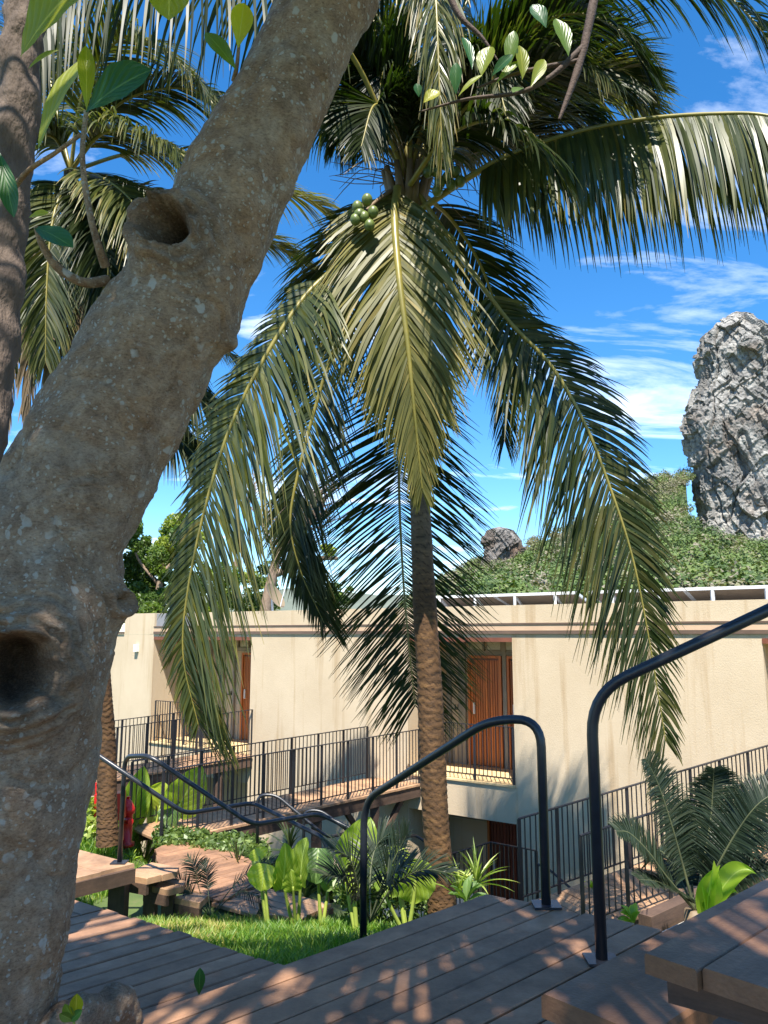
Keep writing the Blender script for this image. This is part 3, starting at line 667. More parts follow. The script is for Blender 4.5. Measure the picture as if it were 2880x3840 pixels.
# ------------------------------------------------------------------ leaves
def leaf(name, base, tip, width, nrm, mat, parent, shape='almond', arch=0.0, cup=.15, wave=0.0, nu=12, nv=8, mid=None, rnd=None, label=None):
    base, tip = Vector(base), Vector(tip); ax = tip - base; ln = ax.length; d = ax.normalized(); nrm = Vector(nrm)
    w = nrm.cross(d).normalized(); nn = d.cross(w).normalized(); mb = MB(); rv = random.random() if rnd is None else rnd; ph = random.uniform(0, 6)
    for i in range(nu + 1):
        t = i / nu
        if shape == 'almond': u = t; hw = (math.sin(math.pi * min(1, t) ** 1.35) ** .75) * .5 if 0 < t < 1 else .006
        elif shape == 'ear': u = -.30 + 1.30 * t; hw = .5 * (max(0, math.sin(math.pi * (t * .93 + .07) ** .78)) ** .62) if t < 1 else .004
        elif shape == 'strap': u = t; hw = .5 * (1 - t ** 2.6) * (.7 + .3 * math.sin(math.pi * t)) + .004
        for j in range(nv + 1):
            v = (j / nv) * 2 - 1; vv = v
            if shape == 'ear' and t < .28: vv = math.copysign(max(abs(v), .28 * (1 - t / .28) * (1 if abs(v) > .1 else 0)), v)
            z = cup * width * (abs(vv) ** 1.6) * hw * 2 + arch * ln * 4 * u * (1 - u) + wave * width * math.sin(t * 22 + ph + (3 if v > 0 else 0)) * abs(v) ** 2
            p = base + d * (u * ln) + w * (vv * hw * width) + nn * z
            if mid is not None: p += (Vector(mid) - (base + tip) / 2) * (4 * u * (1 - u))
            mb.vert(p, (rv, max(0, t), abs(v)))
    for i in range(nu):
        for j in range(nv): k = i * (nv + 1) + j; mb.face((k, k + 1, k + nv + 2, k + nv + 1))
    o = mb.build(name, mat, parent, smooth=True, attr=True)
    if label: o['label'] = label
    return o
M_ear = foliage('elephant_ear_leaf', [(0.1, (.16, .23, .025)), (0.5, (.27, .36, .035)), (0.9, (.40, .47, .05))], rough=.4, trans=.38, vein=(7, .55, (.36, .44, .12)))
M_ear_d = foliage('elephant_ear_leaf_green', [(0.1, (.07, .13, .035)), (0.9, (.14, .23, .06))], rough=.4, trans=.3, vein=(7, .5, (.2, .3, .1)))
M_stalk = simple('yellow_green_stalk', (.34, .40, .07), (.22, .28, .05), rough=.45, scale=9)
M_alm = foliage('almond_leaf', [(0.1, (.06, .11, .018)), (0.45, (.12, .19, .025)), (0.9, (.26, .28, .03))], rough=.35, trans=.42, vein=(6, .25, (.16, .24, .06)))
M_alm_y = foliage('almond_leaf_yellow', [(0.1, (.22, .24, .015)), (0.9, (.42, .38, .02))], rough=.35, trans=.45, vein=(6, .2, (.45, .42, .08)))
M_alm_g = foliage('almond_leaf_dark', [(0.1, (.022, .085, .022)), (0.9, (.045, .13, .03))], rough=.35, trans=.3, vein=(6, .22, (.10, .2, .07)))

# ------------------------------------------------------------------ fronds
M_fr = foliage('palm_leaflet', [(0.08, (.022, .034, .007)), (0.45, (.052, .066, .012)), (0.75, (.115, .115, .022)), (0.98, (.24, .18, .05))], rough=.42, trans=.22, spec=.5, tint=(1.1, 1.15, .3))
M_frd = foliage('palm_leaflet_dark', [(0.1, (.010, .019, .005)), (0.6, (.026, .038, .008)), (0.98, (.10, .09, .025))], rough=.46, trans=.24, spec=.25, tint=(.9, 1.2, .3))  # dark copy of the leaflets, frond shade put into the colour
M_fry = foliage('palm_leaflet_yellowing', [(0.1, (.075, .078, .016)), (0.6, (.15, .14, .032)), (0.98, (.30, .23, .07))], rough=.46, trans=.24, spec=.4)
M_dead = foliage('dead_palm_leaflet', [(0.1, (.10, .07, .04)), (0.9, (.24, .17, .10))], rough=.7, trans=.1)
M_rib = simple('palm_rib', (.30, .24, .05), (.16, .15, .03), rough=.4, scale=5)
M_ribd = simple('dry_palm_rib', (.22, .15, .08), (.13, .09, .05), rough=.6, scale=5)
def frond(parent, pts, Lm=1.1, droop=.35, n=84, mat=None, rib=None, hint=(0, 0, 1), t0=.14, vee=.12, width=.052, a0=35, a1=66, rb=.030, name='frond', wild=.12, seed=None, gap=.0, lopt=(1, 1), hang=0.0, tipf=.62):
    rnd = random.Random(seed if seed is not None else random.randint(0, 10 ** 6)); pts = spline(pts, 60); mb = MB(); n, width = (int(n * 1.95), width * .64) if n >= 80 else (n, width); hint = Vector(hint).normalized()
    N = len(pts); mb.tube(pts, [rb * (1 - .86 * (i / (N - 1))) for i in range(N)], 6, 1, cap=False)
    drop = Vector((0, 0, -1)); frv = rnd.random()
    for k in range(n):
        t = t0 + (1 - t0) * (k + rnd.uniform(-.3, .3)) / (n - 1); t = max(t0, min(.999, t)); f = t * (N - 1); i = min(int(f), N - 2); p = pts[i].lerp(pts[i + 1], f - i)
        T = (pts[min(i + 2, N - 1)] - pts[max(i - 1, 0)]).normalized(); S_ = T.cross(hint)
        if S_.length < .05: S_ = T.cross(Vector((0, -1, .2)))
        S_.normalize(); Nn = S_.cross(T).normalized()
        u = (t - t0) / (1 - t0); ln0 = Lm * min(1, .62 + 1.6 * u) * (1 - tipf * max(0, (u - .35 * .62 / tipf) / (1 - .35 * .62 / tipf)) ** (1.7 if tipf < .7 else 1.0))
        for sg in (1, -1):
            if rnd.random() < gap: continue
            a = math.radians(a0 + (a1 - a0) * u + rnd.uniform(-7, 7)); ln = ln0 * (rnd.uniform(.84, 1.08) if rnd.random() > .07 else rnd.uniform(.35, .8)) * (lopt[0] if sg > 0 else lopt[1])
            d = (S_ * sg * math.cos(a) + T * math.sin(a) + Nn * (vee + rnd.uniform(-wild, wild))).normalized(); d = (d * (1 - hang) + drop * hang).normalized()
            W = (T - d * T.dot(d)).normalized(); W = Matrix.Rotation(rnd.uniform(-.5, .5), 3, d) @ W
            q = p.copy(); w0 = width * (1 - .45 * u) * rnd.uniform(.8, 1.15); ns = 7; prev = None; cr = rnd.random() * .55 + frv * .35 + (.35 if rnd.random() < .05 else 0); kink = rnd.uniform(.75, 1.3)
            for s in range(ns + 1):
                us = s / ns; hw = w0 * .5 * (min(1, .35 + us * 3.2)) * (1 - us ** 2.2) + .0012
                c = (cr + (.22 if us > .82 else 0), us, u); i0 = mb.vert(q - W * hw, c); i1 = mb.vert(q + W * hw, c)
                if prev: mb.face((prev[0], prev[1], i1, i0), 0)
                prev = (i0, i1); d = (d + drop * droop * kink * (.35 + us) / ns * 2.2 + Vector((rnd.uniform(-1, 1), rnd.uniform(-1, 1), 0)) * .02).normalized(); q = q + d * (ln / ns); W = (W - d * W.dot(d)).normalized()
    return mb.build(name, [mat or M_fr, rib or M_rib], parent, smooth=True, attr=True)
def palm_trunk_mat():
    m, nt, b = mat_new('ringed_palm_bark'); g = nd(nt, 'ShaderNodeNewGeometry'); mp = nd(nt, 'ShaderNodeMapping'); mp.inputs['Scale'].default_value = (1, 1, 3.4); nt.links.new(g.outputs['Position'], mp.inputs[0])
    n = nd(nt, 'ShaderNodeTexNoise', Scale=7.0, Detail=8.0, Roughness=.7); nt.links.new(mp.outputs[0], n.inputs['Vector'])
    r = ramp(nt, n.outputs['Fac'], [(0.3, (.035, .017, .006)), (0.55, (.105, .052, .018)), (0.75, (.22, .12, .043))]); at_ = nd(nt, 'ShaderNodeAttribute', attribute_name='lf'); sp = nd(nt, 'ShaderNodeSeparateColor'); nt.links.new(at_.outputs['Color'], sp.inputs[0])
    mx = nd(nt, 'ShaderNodeMix', data_type='RGBA', blend_type='MIX'); nt.links.new(sp.outputs[0], mx.inputs[0]); nt.links.new(r.outputs[0], mx.inputs[6])
    r2 = ramp(nt, n.outputs['Fac'], [(0.3, (.10, .085, .065)), (0.75, (.24, .20, .155))]); nt.links.new(r2.outputs[0], mx.inputs[7])
    rg_ = ramp(nt, sp.outputs[1], [(0.0, (1.12, 1.08, 1.0)), (0.70, (.85, .82, .8)), (0.88, (.28, .24, .2)), (1.0, (.5, .45, .4))]); m9 = nd(nt, 'ShaderNodeMix', data_type='RGBA', blend_type='MULTIPLY'); m9.inputs[0].default_value = .85; nt.links.new(mx.outputs[2], m9.inputs[6]); nt.links.new(rg_.outputs[0], m9.inputs[7])  # dark ring edges paint crease shade to deepen the relief
    nt.links.new(m9.outputs[2], b.inputs['Base Color']); b.inputs['Roughness'].default_value = .8
    n3 = nd(nt, 'ShaderNodeTexNoise', Scale=60.0, Detail=4.0); nt.links.new(g.outputs['Position'], n3.inputs['Vector']); bp = nd(nt, 'ShaderNodeBump', Strength=.5, Distance=.01); nt.links.new(n3.outputs['Fac'], bp.inputs['Height']); nt.links.new(bp.outputs[0], b.inputs['Normal'])
    return m
M_ptr = palm_trunk_mat()
def palm_trunk(parent, rows, grey_from, seed):
    """rows: (x px, y px, radius px, Y) from the ground up"""
    P_ = [at(x, y, Y) for x, y, r, Y in rows]; Rr = [pxlen(r, Y) for x, y, r, Y in rows]; N = 420; pts = spline(P_, N); rad = interp(Rr, N); mb = MB(); n = 44; gy = at(*grey_from).z
    for i in range(N + 1):
        t = (pts[min(i + 1, N)] - pts[max(i - 1, 0)]).normalized(); sx = t.cross(Vector((0, 1, 0))).normalized(); sy = sx.cross(t)
        g = max(0, min(1, (pts[i].z - gy) / .9))
        for k in range(n):
            a = 2 * math.pi * k / n; dv = sx * math.cos(a) + sy * math.sin(a); s = pts[i].z
            ring = s * 13.0 + 1.0 * noise.noise((math.cos(a) * 1.3 + seed, math.sin(a) * 1.3, s * 1.4)) + .7 * noise.noise((math.cos(a) * 3, math.sin(a) * 3 + seed, s * 5)); fr = ring - math.floor(ring)
            h = (.05 * (1 - fr) ** 1.5 - .02) + .03 * noise.noise((math.cos(a) * 2.0 + seed, math.sin(a) * 2.0, s * 3)) + .018 * noise.noise((math.cos(a) * 7, math.sin(a) * 7 + seed, s * 30))
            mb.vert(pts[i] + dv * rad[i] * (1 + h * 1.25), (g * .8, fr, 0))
    for i in range(N):
        for k in range(n): mb.face((i * n + k, i * n + (k + 1) % n, (i + 1) * n + (k + 1) % n, (i + 1) * n + k))
    return mb.build('trunk', M_ptr, parent, smooth=True, attr=True), P_[-1]
FR = lambda L_: [at(x, y, Y) for x, y, Y in L_]
palm = thing('coconut_palm', at(955, 1985, 7.6), 'tall coconut palm with drooping fronds and green coconuts before the cream building', 'palm tree')
_, pc = palm_trunk(palm, [(958, 2000, 32, 7.6), (953, 1930, 28, 7.6), (943, 1800, 27, 7.6), (934, 1640, 27.5, 7.6), (928, 1480, 26, 7.6), (917, 1300, 25, 7.6), (909, 1120, 22, 7.6), (900, 900, 21, 7.6), (888, 650, 20, 7.6), (880, 400, 20, 7.6)], (917, 1280, 7.6), 1.0)
frond(palm, FR([(858, 408, 7.25), (852, 470, 6.95), (862, 600, 6.75), (880, 740, 6.7), (893, 870, 6.75), (912, 1055, 6.9)]), 1.42, .36, 150, M_fry, None, (0, -1, .25), t0=.03, a0=40, a1=70, vee=-.05, width=.074, rb=.05, seed=11, tipf=.82)
frond(palm, FR([(840, 430, 7.5), (745, 555, 7.1), (655, 645, 6.9), (565, 785, 6.8), (495, 930, 6.8), (445, 1090, 6.8), (405, 1280, 6.85), (396, 1420, 6.9), (428, 1565, 6.95)]), 1.62, .36, 130, M_fr, None, (-.45, -.85, .3), t0=.2, a0=26, a1=54, width=.060, seed=12, lopt=(.32, 1))
frond(palm, FR([(835, 450, 8.0), (760, 640, 8.2), (690, 850, 8.3), (640, 1040, 8.3), (628, 1140, 8.3), (652, 1240, 8.3), (700, 1345, 8.3)]), 1.15, .35, 110, M_frd, None, (-.3, -.9, .3), t0=.16, seed=13, width=.05, lopt=(.5, 1))
frond(palm, FR([(885, 430, 7.9), (880, 650, 8.3), (866, 900, 8.4), (862, 1050, 8.4), (871, 1250, 8.35), (884, 1400, 8.3), (897, 1525, 8.3)]), 1.35, .14, 110, M_frd, None, (0, 1, .2), t0=.22, a0=26, a1=48, vee=.05, width=.040, wild=.06, seed=14)
frond(palm, FR([(905, 420, 7.5), (1000, 560, 7.3), (1095, 690, 7.2), (1190, 790, 7.15), (1265, 920, 7.1), (1320, 1060, 7.1), (1365, 1200, 7.1), (1400, 1370, 7.15), (1438, 1600, 7.2)]), 1.65, .34, 130, M_frd, None, (.35, -.9, .3), t0=.2, a0=26, a1=54, width=.058, seed=15, lopt=(1, .5))
frond(palm, FR([(905, 455, 7.5), (1010, 385, 7.3), (1100, 335, 7.0), (1250, 285, 6.6), (1400, 257, 6.3), (1550, 246, 6.0), (1659, 250, 5.8), (1780, 290, 5.6), (1860, 360, 5.5)]), 1.36, 1.2, 130, M_fr, None, (0, -.25, 1), t0=.17, a0=22, a1=45, width=.060, rb=.04, seed=16, hang=.6)
frond(palm, FR([(890, 390, 7.6), (960, 250, 7.4), (1080, 90, 7.2), (1220, -30, 7.0), (1380, -75, 6.8), (1520, -45, 6.6), (1640, 60, 6.4), (1705, 190, 6.4)]), 1.1, .62, 96, M_frd, None, (0, 0, 1), t0=.2, seed=17)
frond(palm, FR([(890, 390, 7.9), (1000, 320, 7.9), (1130, 240, 8.0), (1230, 200, 8.0), (1320, 190, 8.0), (1400, 240, 8.0), (1450, 330, 8.0)]), .95, .5, 84, M_fry, None, (0, 0, 1), seed=18)
frond(palm, FR([(880, 380, 7.6), (850, 250, 7.6), (815, 100, 7.7), (790, -60, 7.9), (740, -150, 8.0)]), .95, .25, 80, M_frd, None, (-.3, .3, 1), t0=.2, seed=19)
frond(palm, FR([(885, 380, 7.5), (890, 100, 7.1), (905, -100, 6.6), (925, -130, 6.2), (940, -20, 5.9), (948, 150, 5.8), (955, 330, 5.8)]), .85, 1.0, 96, M_fr, None, (0, -1, .4), t0=.25, a0=48, a1=75, width=.04, seed=20, wild=.3)
frond(palm, FR([(880, 380, 7.7), (930, 180, 8.0), (1000, 20, 7.9), (1080, -80, 8.0), (1180, -60, 7.8), (1250, 60, 7.7)]), 1.0, .45, 80, M_frd, None, seed=21)
frond(palm, FR([(880, 385, 7.7), (820, 300, 7.9), (740, 250, 8.1), (660, 240, 8.3), (580, 280, 8.4), (520, 380, 8.4)]), 1.0, .7, 80, M_frd, None, seed=22)
frond(palm, FR([(885, 390, 7.6), (980, 330, 7.8), (1080, 300, 7.9), (1180, 320, 7.9), (1260, 400, 7.9)]), 1.0, .5, 84, M_frd, None, seed=23)
frond(palm, FR([(880, 385, 7.8), (870, 200, 7.9), (860, 50, 8.0), (850, -80, 8.1)]), .95, .25, 70, M_frd, None, (0, -1, .3), seed=24)
frond(palm, FR([(885, 390, 7.5), (1000, 200, 7.1), (1120, 80, 6.7), (1230, 30, 6.3), (1330, 60, 6.0), (1400, 150, 5.9)]), 1.0, .5, 84, M_frd, None, seed=25)
frond(palm, FR([(875, 400, 7.9), (790, 470, 8.2), (720, 560, 8.6), (660, 700, 8.9), (640, 850, 9.0)]), .95, .45, 80, M_frd, None, (-.4, .3, .8), seed=26)
frond(palm, FR([(880, 390, 7.5), (760, 120, 6.9), (600, -20, 6.1), (430, -65, 5.5), (260, -55, 5.1), (130, 20, 4.8), (70, 130, 4.6)]), 1.25, 1.2, 79, M_frd, None, (0, 0, 1), t0=.2, a0=22, a1=45, width=.030, seed=27, hang=.6, wild=.25)
frond(palm, FR([(890, 400, 7.6), (980, 480, 8.2), (1050, 600, 8.6), (1090, 760, 8.8), (1090, 950, 8.9)]), .95, .35, 80, M_frd, None, (.5, .5, .5), seed=28)
frond(palm, FR([(885, 400, 7.4), (960, 300, 6.8), (1060, 260, 6.4), (1150, 300, 6.1), (1220, 390, 6.0)]), .85, .8, 70, M_frd, None, seed=29)
rf = random.Random(21)
for k in range(15):
    tx, ty, tY = rf.uniform(740, 1290), rf.uniform(-60, 250), rf.uniform(6.3, 7.9); mx_, my_ = (880 + tx) / 2 + rf.uniform(-40, 40), (385 + ty) / 2 - rf.uniform(20, 90)
    frond(palm, FR([(882, 388, 7.6), (mx_, my_, (7.6 + tY) / 2), (tx, ty, tY), (tx + (tx - 890) * .35, ty + rf.uniform(40, 140), tY + (tY - 7.6) * .4)]), rf.uniform(.8, 1.0), rf.uniform(.3, .7), 84, M_frd, None, (rf.uniform(-.3, .3), rf.uniform(-.4, .4), 1), seed=200 + k)
M_nut = simple('green_coconut_husk', (.16, .20, .045), (.075, .11, .025), rough=.4, scale=14)
def nut(x, y, r, Y):
    p = at(x, y, Y); R_ = pxlen(r, Y); M = Matrix.Translation(p) @ Matrix.Rotation(random.uniform(-.5, .5), 4, 'X') @ Matrix.Diagonal((R_ * 2, R_ * 2, R_ * 2.35, 1))
    reg(bpy.data.objects.new('coconut', unitmesh('ball', M_nut)), M, palm)
for x, y in ((772, 447), (793, 432), (768, 474), (786, 468), (806, 458), (798, 486), (776, 462)): nut(x, y, 13, 6.7)
for x, y in ((944, 372), (962, 356), (983, 372), (994, 392), (975, 400), (950, 395), (934, 350), (966, 384), (925, 372), (945, 412)): nut(x, y, 13, 7.3)
mb = MB()
for k in range(46):
    a = random.uniform(0, 6.28); p = at(880, 395, 7.6) + Vector((0, 0, random.uniform(-.1, .25))); q = p + Vector((math.cos(a) * .5, math.sin(a) * .5, random.uniform(-.1, .3))); e = q + Vector((math.cos(a + random.uniform(-.6, .6)) * .35, math.sin(a) * .3, random.uniform(-.45, .1)))
    mb.tube(spline([p, q, e], 5), [.009, .008, .007, .006, .005, .003], 4)
mb.build('flower_stalks', M_ribd, palm)
mb = MB()
for k in range(14):
    a = k * 2.4; p = at(880, 430, 7.6); dv = Vector((math.cos(a), math.sin(a), 0)); mb.tube([p + dv * .09 + Vector((0, 0, -.25)), p + dv * .16, p + dv * .26 + Vector((0, 0, .3))], [.05, .055, .03], 6)
mb.build('leaf_bases', M_ribd, palm, smooth=True)
mb = MB(); mb.tube(spline([at(870, 400, 7.5), at(825, 425, 7.0), at(785, 460, 6.75)], 8), [.03, .028, .026, .024, .02, .018, .016, .014, .012], 6); mb.build('fruit_stalk', M_ribd, palm, smooth=True)

palm2 = thing('coconut_palm', at(232, 1815, 10.3), 'second coconut palm mostly hidden behind the big leaning tree trunk', 'palm tree')
palm_trunk(palm2, [(233, 1825, 23, 10.3), (231, 1740, 20, 10.3), (229, 1600, 19.5, 10.3), (218, 1430, 18, 10.2), (200, 1000, 16, 10.1), (165, 600, 15, 10.0), (152, 370, 15, 10.0)], (200, 900, 10.1), 5.0)
C2 = (152, 370, 10.0)
specs = [([(180, 200, 9.7), (258, 85, 9.4), (340, 100, 9.1), (430, 180, 8.9), (490, 280, 8.8)], M_fr, 1.1, .6), ([(220, 290, 9.5), (310, 290, 9.1), (400, 340, 8.8), (470, 430, 8.7)], M_fr, 1.15, .6), ([(210, 380, 9.6), (280, 430, 9.2), (330, 520, 9.0), (350, 640, 8.9)], M_fr, 1.1, .5),
         ([(120, 300, 9.8), (80, 300, 9.6), (40, 370, 9.5), (20, 480, 9.5)], M_fr, 1.0, .7), ([(130, 420, 9.5), (110, 500, 9.3), (100, 640, 9.2), (98, 780, 9.2)], M_fr, .9, .5), ([(200, 450, 9.6), (230, 560, 9.4), (235, 700, 9.4)], M_frd, 1.0, .5),
         ([(300, 330, 10.2), (450, 360, 10.4), (600, 410, 10.6), (700, 450, 10.7), (760, 540, 10.8)], M_fry, .85, .45), ([(320, 420, 10.3), (480, 490, 10.6), (600, 530, 10.8), (700, 600, 11.0)], M_fry, .8, .4), ([(280, 560, 10), (400, 690, 10), (490, 760, 10), (556, 805, 10.1)], M_fry, .75, .5),
         ([(260, 600, 9.8), (360, 780, 9.7), (440, 870, 9.7), (515, 915, 9.7)], M_frd, .95, .7), ([(250, 650, 9.9), (330, 880, 9.9), (400, 960, 9.9), (450, 1010, 9.9)], M_frd, .95, .5), ([(60, 480, 9.8), (20, 640, 9.7), (0, 800, 9.7)], M_frd, .9, .5),
         ([(250, 230, 9.8), (380, 190, 9.6), (500, 230, 9.4), (580, 320, 9.3)], M_frd, 1.0, .6), ([(110, 180, 10.4), (90, 60, 10.6), (40, 0, 10.8)], M_frd, .9, .4), ([(190, 520, 10.3), (200, 700, 10.5), (190, 900, 10.6)], M_frd, .9, .4), ([(240, 420, 10.4), (330, 560, 10.8), (380, 720, 11)], M_frd, .9, .5)]
for i, (p_, m_, l_, dr) in enumerate(specs): frond(palm2, FR([C2] + p_), l_ * 1.1, dr, 110, m_, None, (0, -.1, 1) if i not in (2, 4, 5, 9, 10, 11) else (.4, -.6, .5), seed=40 + i, width=.054)
for i, p_ in enumerate([[(130, 520, 9.5), (112, 680, 9.4), (104, 860, 9.4)], [(90, 540, 9.6), (66, 700, 9.5), (60, 900, 9.5)], [(170, 540, 9.6), (158, 680, 9.5), (150, 820, 9.5)], [(40, 560, 9.8), (20, 740, 9.8), (15, 900, 9.8)]]):
    frond(palm2, FR([C2] + p_), .8, 1.2, 60, M_dead, M_ribd, (0, -1, .3), a0=60, a1=78, seed=70 + i, name='dead_frond', t0=.25)

# ------------------------------------------------------------------ the big leaning tree
def bark():
    m, nt, b = mat_new('blotchy_grey_brown_bark'); g = nd(nt, 'ShaderNodeNewGeometry'); pos = g.outputs['Position']
    def noi(sc, det=6.0, ro=.65, vec=None, dist=0.0):
        n = nd(nt, 'ShaderNodeTexNoise', Scale=sc, Detail=det, Roughness=ro, Distortion=dist); nt.links.new(vec or pos, n.inputs['Vector']); return n.outputs['Fac']
    def mul(a, c, f=1.0):
        x = nd(nt, 'ShaderNodeMix', data_type='RGBA', blend_type='MULTIPLY'); x.inputs[0].default_value = f; nt.links.new(a, x.inputs[6]); nt.links.new(c, x.inputs[7]); return x.outputs[2]
    mp = nd(nt, 'ShaderNodeMapping'); mp.inputs['Scale'].default_value = (1, 1, 2.2); mp.inputs['Rotation'].default_value = (0, math.radians(28), 0); nt.links.new(pos, mp.inputs[0]); pv = mp.outputs[0]
    n1 = noi(9, 12.0, .78, None, .4); big = noi(2.3, 4.0)
    out = ramp(nt, n1, [(0.30, (.18, .122, .08)), (0.45, (.32, .232, .16)), (0.56, (.43, .33, .235)), (0.70, (.55, .46, .36))]).outputs[0]
    out = mul(out, ramp(nt, big, [(0.35, (1.06, .88, .70)), (0.62, (.95, .95, .95))]).outputs[0])
    fine = noi(70, 6.0, .75, pv); out = mul(out, ramp(nt, fine, [(0.32, (.55, .52, .5)), (0.5, (1, 1, 1)), (0.7, (1.2, 1.18, 1.15))]).outputs[0])
    def warp(sc, amt):
        dn = nd(nt, 'ShaderNodeTexNoise', Scale=sc, Detail=4.0); nt.links.new(pos, dn.inputs['Vector']); vm = nd(nt, 'ShaderNodeVectorMath', operation='MULTIPLY_ADD'); vm.inputs[1].default_value = (amt,) * 3
        nt.links.new(dn.outputs['Color'], vm.inputs[0]); nt.links.new(pos, vm.inputs[2]); return vm.outputs[0]
    wv = warp(30, .035)
    for sc, thr, dens, c in ((12.0, .20, .66, (.56, .54, .48)), (26.0, .24, .56, (.52, .49, .42)), (60.0, .28, .58, (.50, .46, .38))):
        v = nd(nt, 'ShaderNodeTexVoronoi', Scale=sc); nt.links.new(wv, v.inputs['Vector']); sp = nd(nt, 'ShaderNodeSeparateColor'); nt.links.new(v.outputs['Color'], sp.inputs[0])
        s1 = nd(nt, 'ShaderNodeMath', operation='GREATER_THAN'); s1.inputs[1].default_value = dens; nt.links.new(sp.outputs[0], s1.inputs[0])
        rs_ = ramp(nt, v.outputs['Distance'], [(thr, (1, 1, 1)), (thr + .06, (0, 0, 0))]); mu = nd(nt, 'ShaderNodeMath', operation='MULTIPLY'); nt.links.new(s1.outputs[0], mu.inputs[0]); nt.links.new(rs_.outputs[0], mu.inputs[1])
        nf = nd(nt, 'ShaderNodeMath', operation='MULTIPLY'); nt.links.new(mu.outputs[0], nf.inputs[0]); rn = ramp(nt, noi(5, 3.0), [(0.38, (.0,) * 3), (0.50, (.85,) * 3)]); nt.links.new(rn.outputs[0], nf.inputs[1])
        mx = nd(nt, 'ShaderNodeMix', data_type='RGBA'); nt.links.new(nf.outputs[0], mx.inputs[0]); nt.links.new(out, mx.inputs[6]); mx.inputs[7].default_value = (*c, 1); out = mx.outputs[2]
    mp2 = nd(nt, 'ShaderNodeMapping'); mp2.inputs['Scale'].default_value = (1, 1, .55); nt.links.new(warp(7, .16), mp2.inputs[0])
    cr = nd(nt, 'ShaderNodeTexVoronoi', Scale=2.6, feature='DISTANCE_TO_EDGE'); nt.links.new(mp2.outputs[0], cr.inputs['Vector']); crk = ramp(nt, cr.outputs['Distance'], [(0.0, (.45, .42, .4)), (0.02, (1, 1, 1))]); out = mul(out, crk.outputs[0], .3)
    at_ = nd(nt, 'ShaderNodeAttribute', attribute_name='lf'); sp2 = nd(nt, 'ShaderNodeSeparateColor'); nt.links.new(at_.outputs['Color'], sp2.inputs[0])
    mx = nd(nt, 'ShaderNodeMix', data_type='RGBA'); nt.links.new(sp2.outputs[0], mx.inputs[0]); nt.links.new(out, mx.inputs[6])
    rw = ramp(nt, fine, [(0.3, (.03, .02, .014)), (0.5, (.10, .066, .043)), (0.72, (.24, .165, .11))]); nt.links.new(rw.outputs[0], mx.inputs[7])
    nt.links.new(mx.outputs[2], b.inputs['Base Color']); b.inputs['Roughness'].default_value = .85; b.inputs['Specular IOR Level'].default_value = .3
    def bump(h, st, di, prev=None):
        bp = nd(nt, 'ShaderNodeBump', Strength=st, Distance=di); nt.links.new(h, bp.inputs['Height'])
        if prev: nt.links.new(prev, bp.inputs['Normal'])
        return bp.outputs[0]
    nb = bump(n1, .8, .03); nb = bump(fine, .9, .012, nb); nb = bump(crk.outputs[0], .3, .008, nb); nt.links.new(nb, b.inputs['Normal'])
    return m
M_bark = bark()
tree = thing('almond_tree', at(-50, 2290, 3.05), 'large leaning tree with blotchy bark and a hollow knot in the left foreground', 'tree')
rows = [(-75, 2330, 165), (-58, 2212, 158), (-45, 2060, 162), (-28, 1860, 174), (0, 1690, 183), (18, 1540, 190), (35, 1430, 190), (62, 1310, 186), (100, 1170, 160), (150, 1075, 150), (200, 985, 150), (270, 860, 146), (330, 745, 144), (395, 640, 140), (462, 510, 128), (537, 345, 121), (632, 165, 115), (715, 0, 112), (790, -170, 108), (860, -340, 100)]
TY = 3.0
P_ = [at(x, y, TY + (.0 if y > 0 else .0)) for x, y, r in rows]; Rr = [pxlen(r, TY) for _, _, r in rows]
NT, NA = 520, 190; pts = spline(P_, NT); rad = interp(Rr, NT)
def surf(px, py):          # a feature centre on the camera side of the trunk
    best = None
    for k in range(220):
        p = at(px, py, TY - .5 + .0025 * k); i = min(range(0, NT + 1, 4), key=lambda q: (pts[q] - p).length_squared); g = (pts[i] - p).length - rad[i]
        if g < 0: return p
        if best is None or g < best[0]: best = (g, p)
    return best[1]
feats = [  # centre, outer radius, collar height, hole radius, hole depth
    (surf(382, 505), .205, .066, .075, .24), (surf(28, 1450), .29, .085, .115, .26), (surf(486, 735), .06, .045, .0, 0), (surf(70, 905), .06, .03, .0, 0), (surf(246, 1290), .085, .04, .012, .03), (surf(95, 1235), .10, .035, 0, 0), (surf(250, 1330), .07, .035, 0, 0)]
stub_dir = Vector((-.55, -.8, .1)).normalized()
mb = MB()
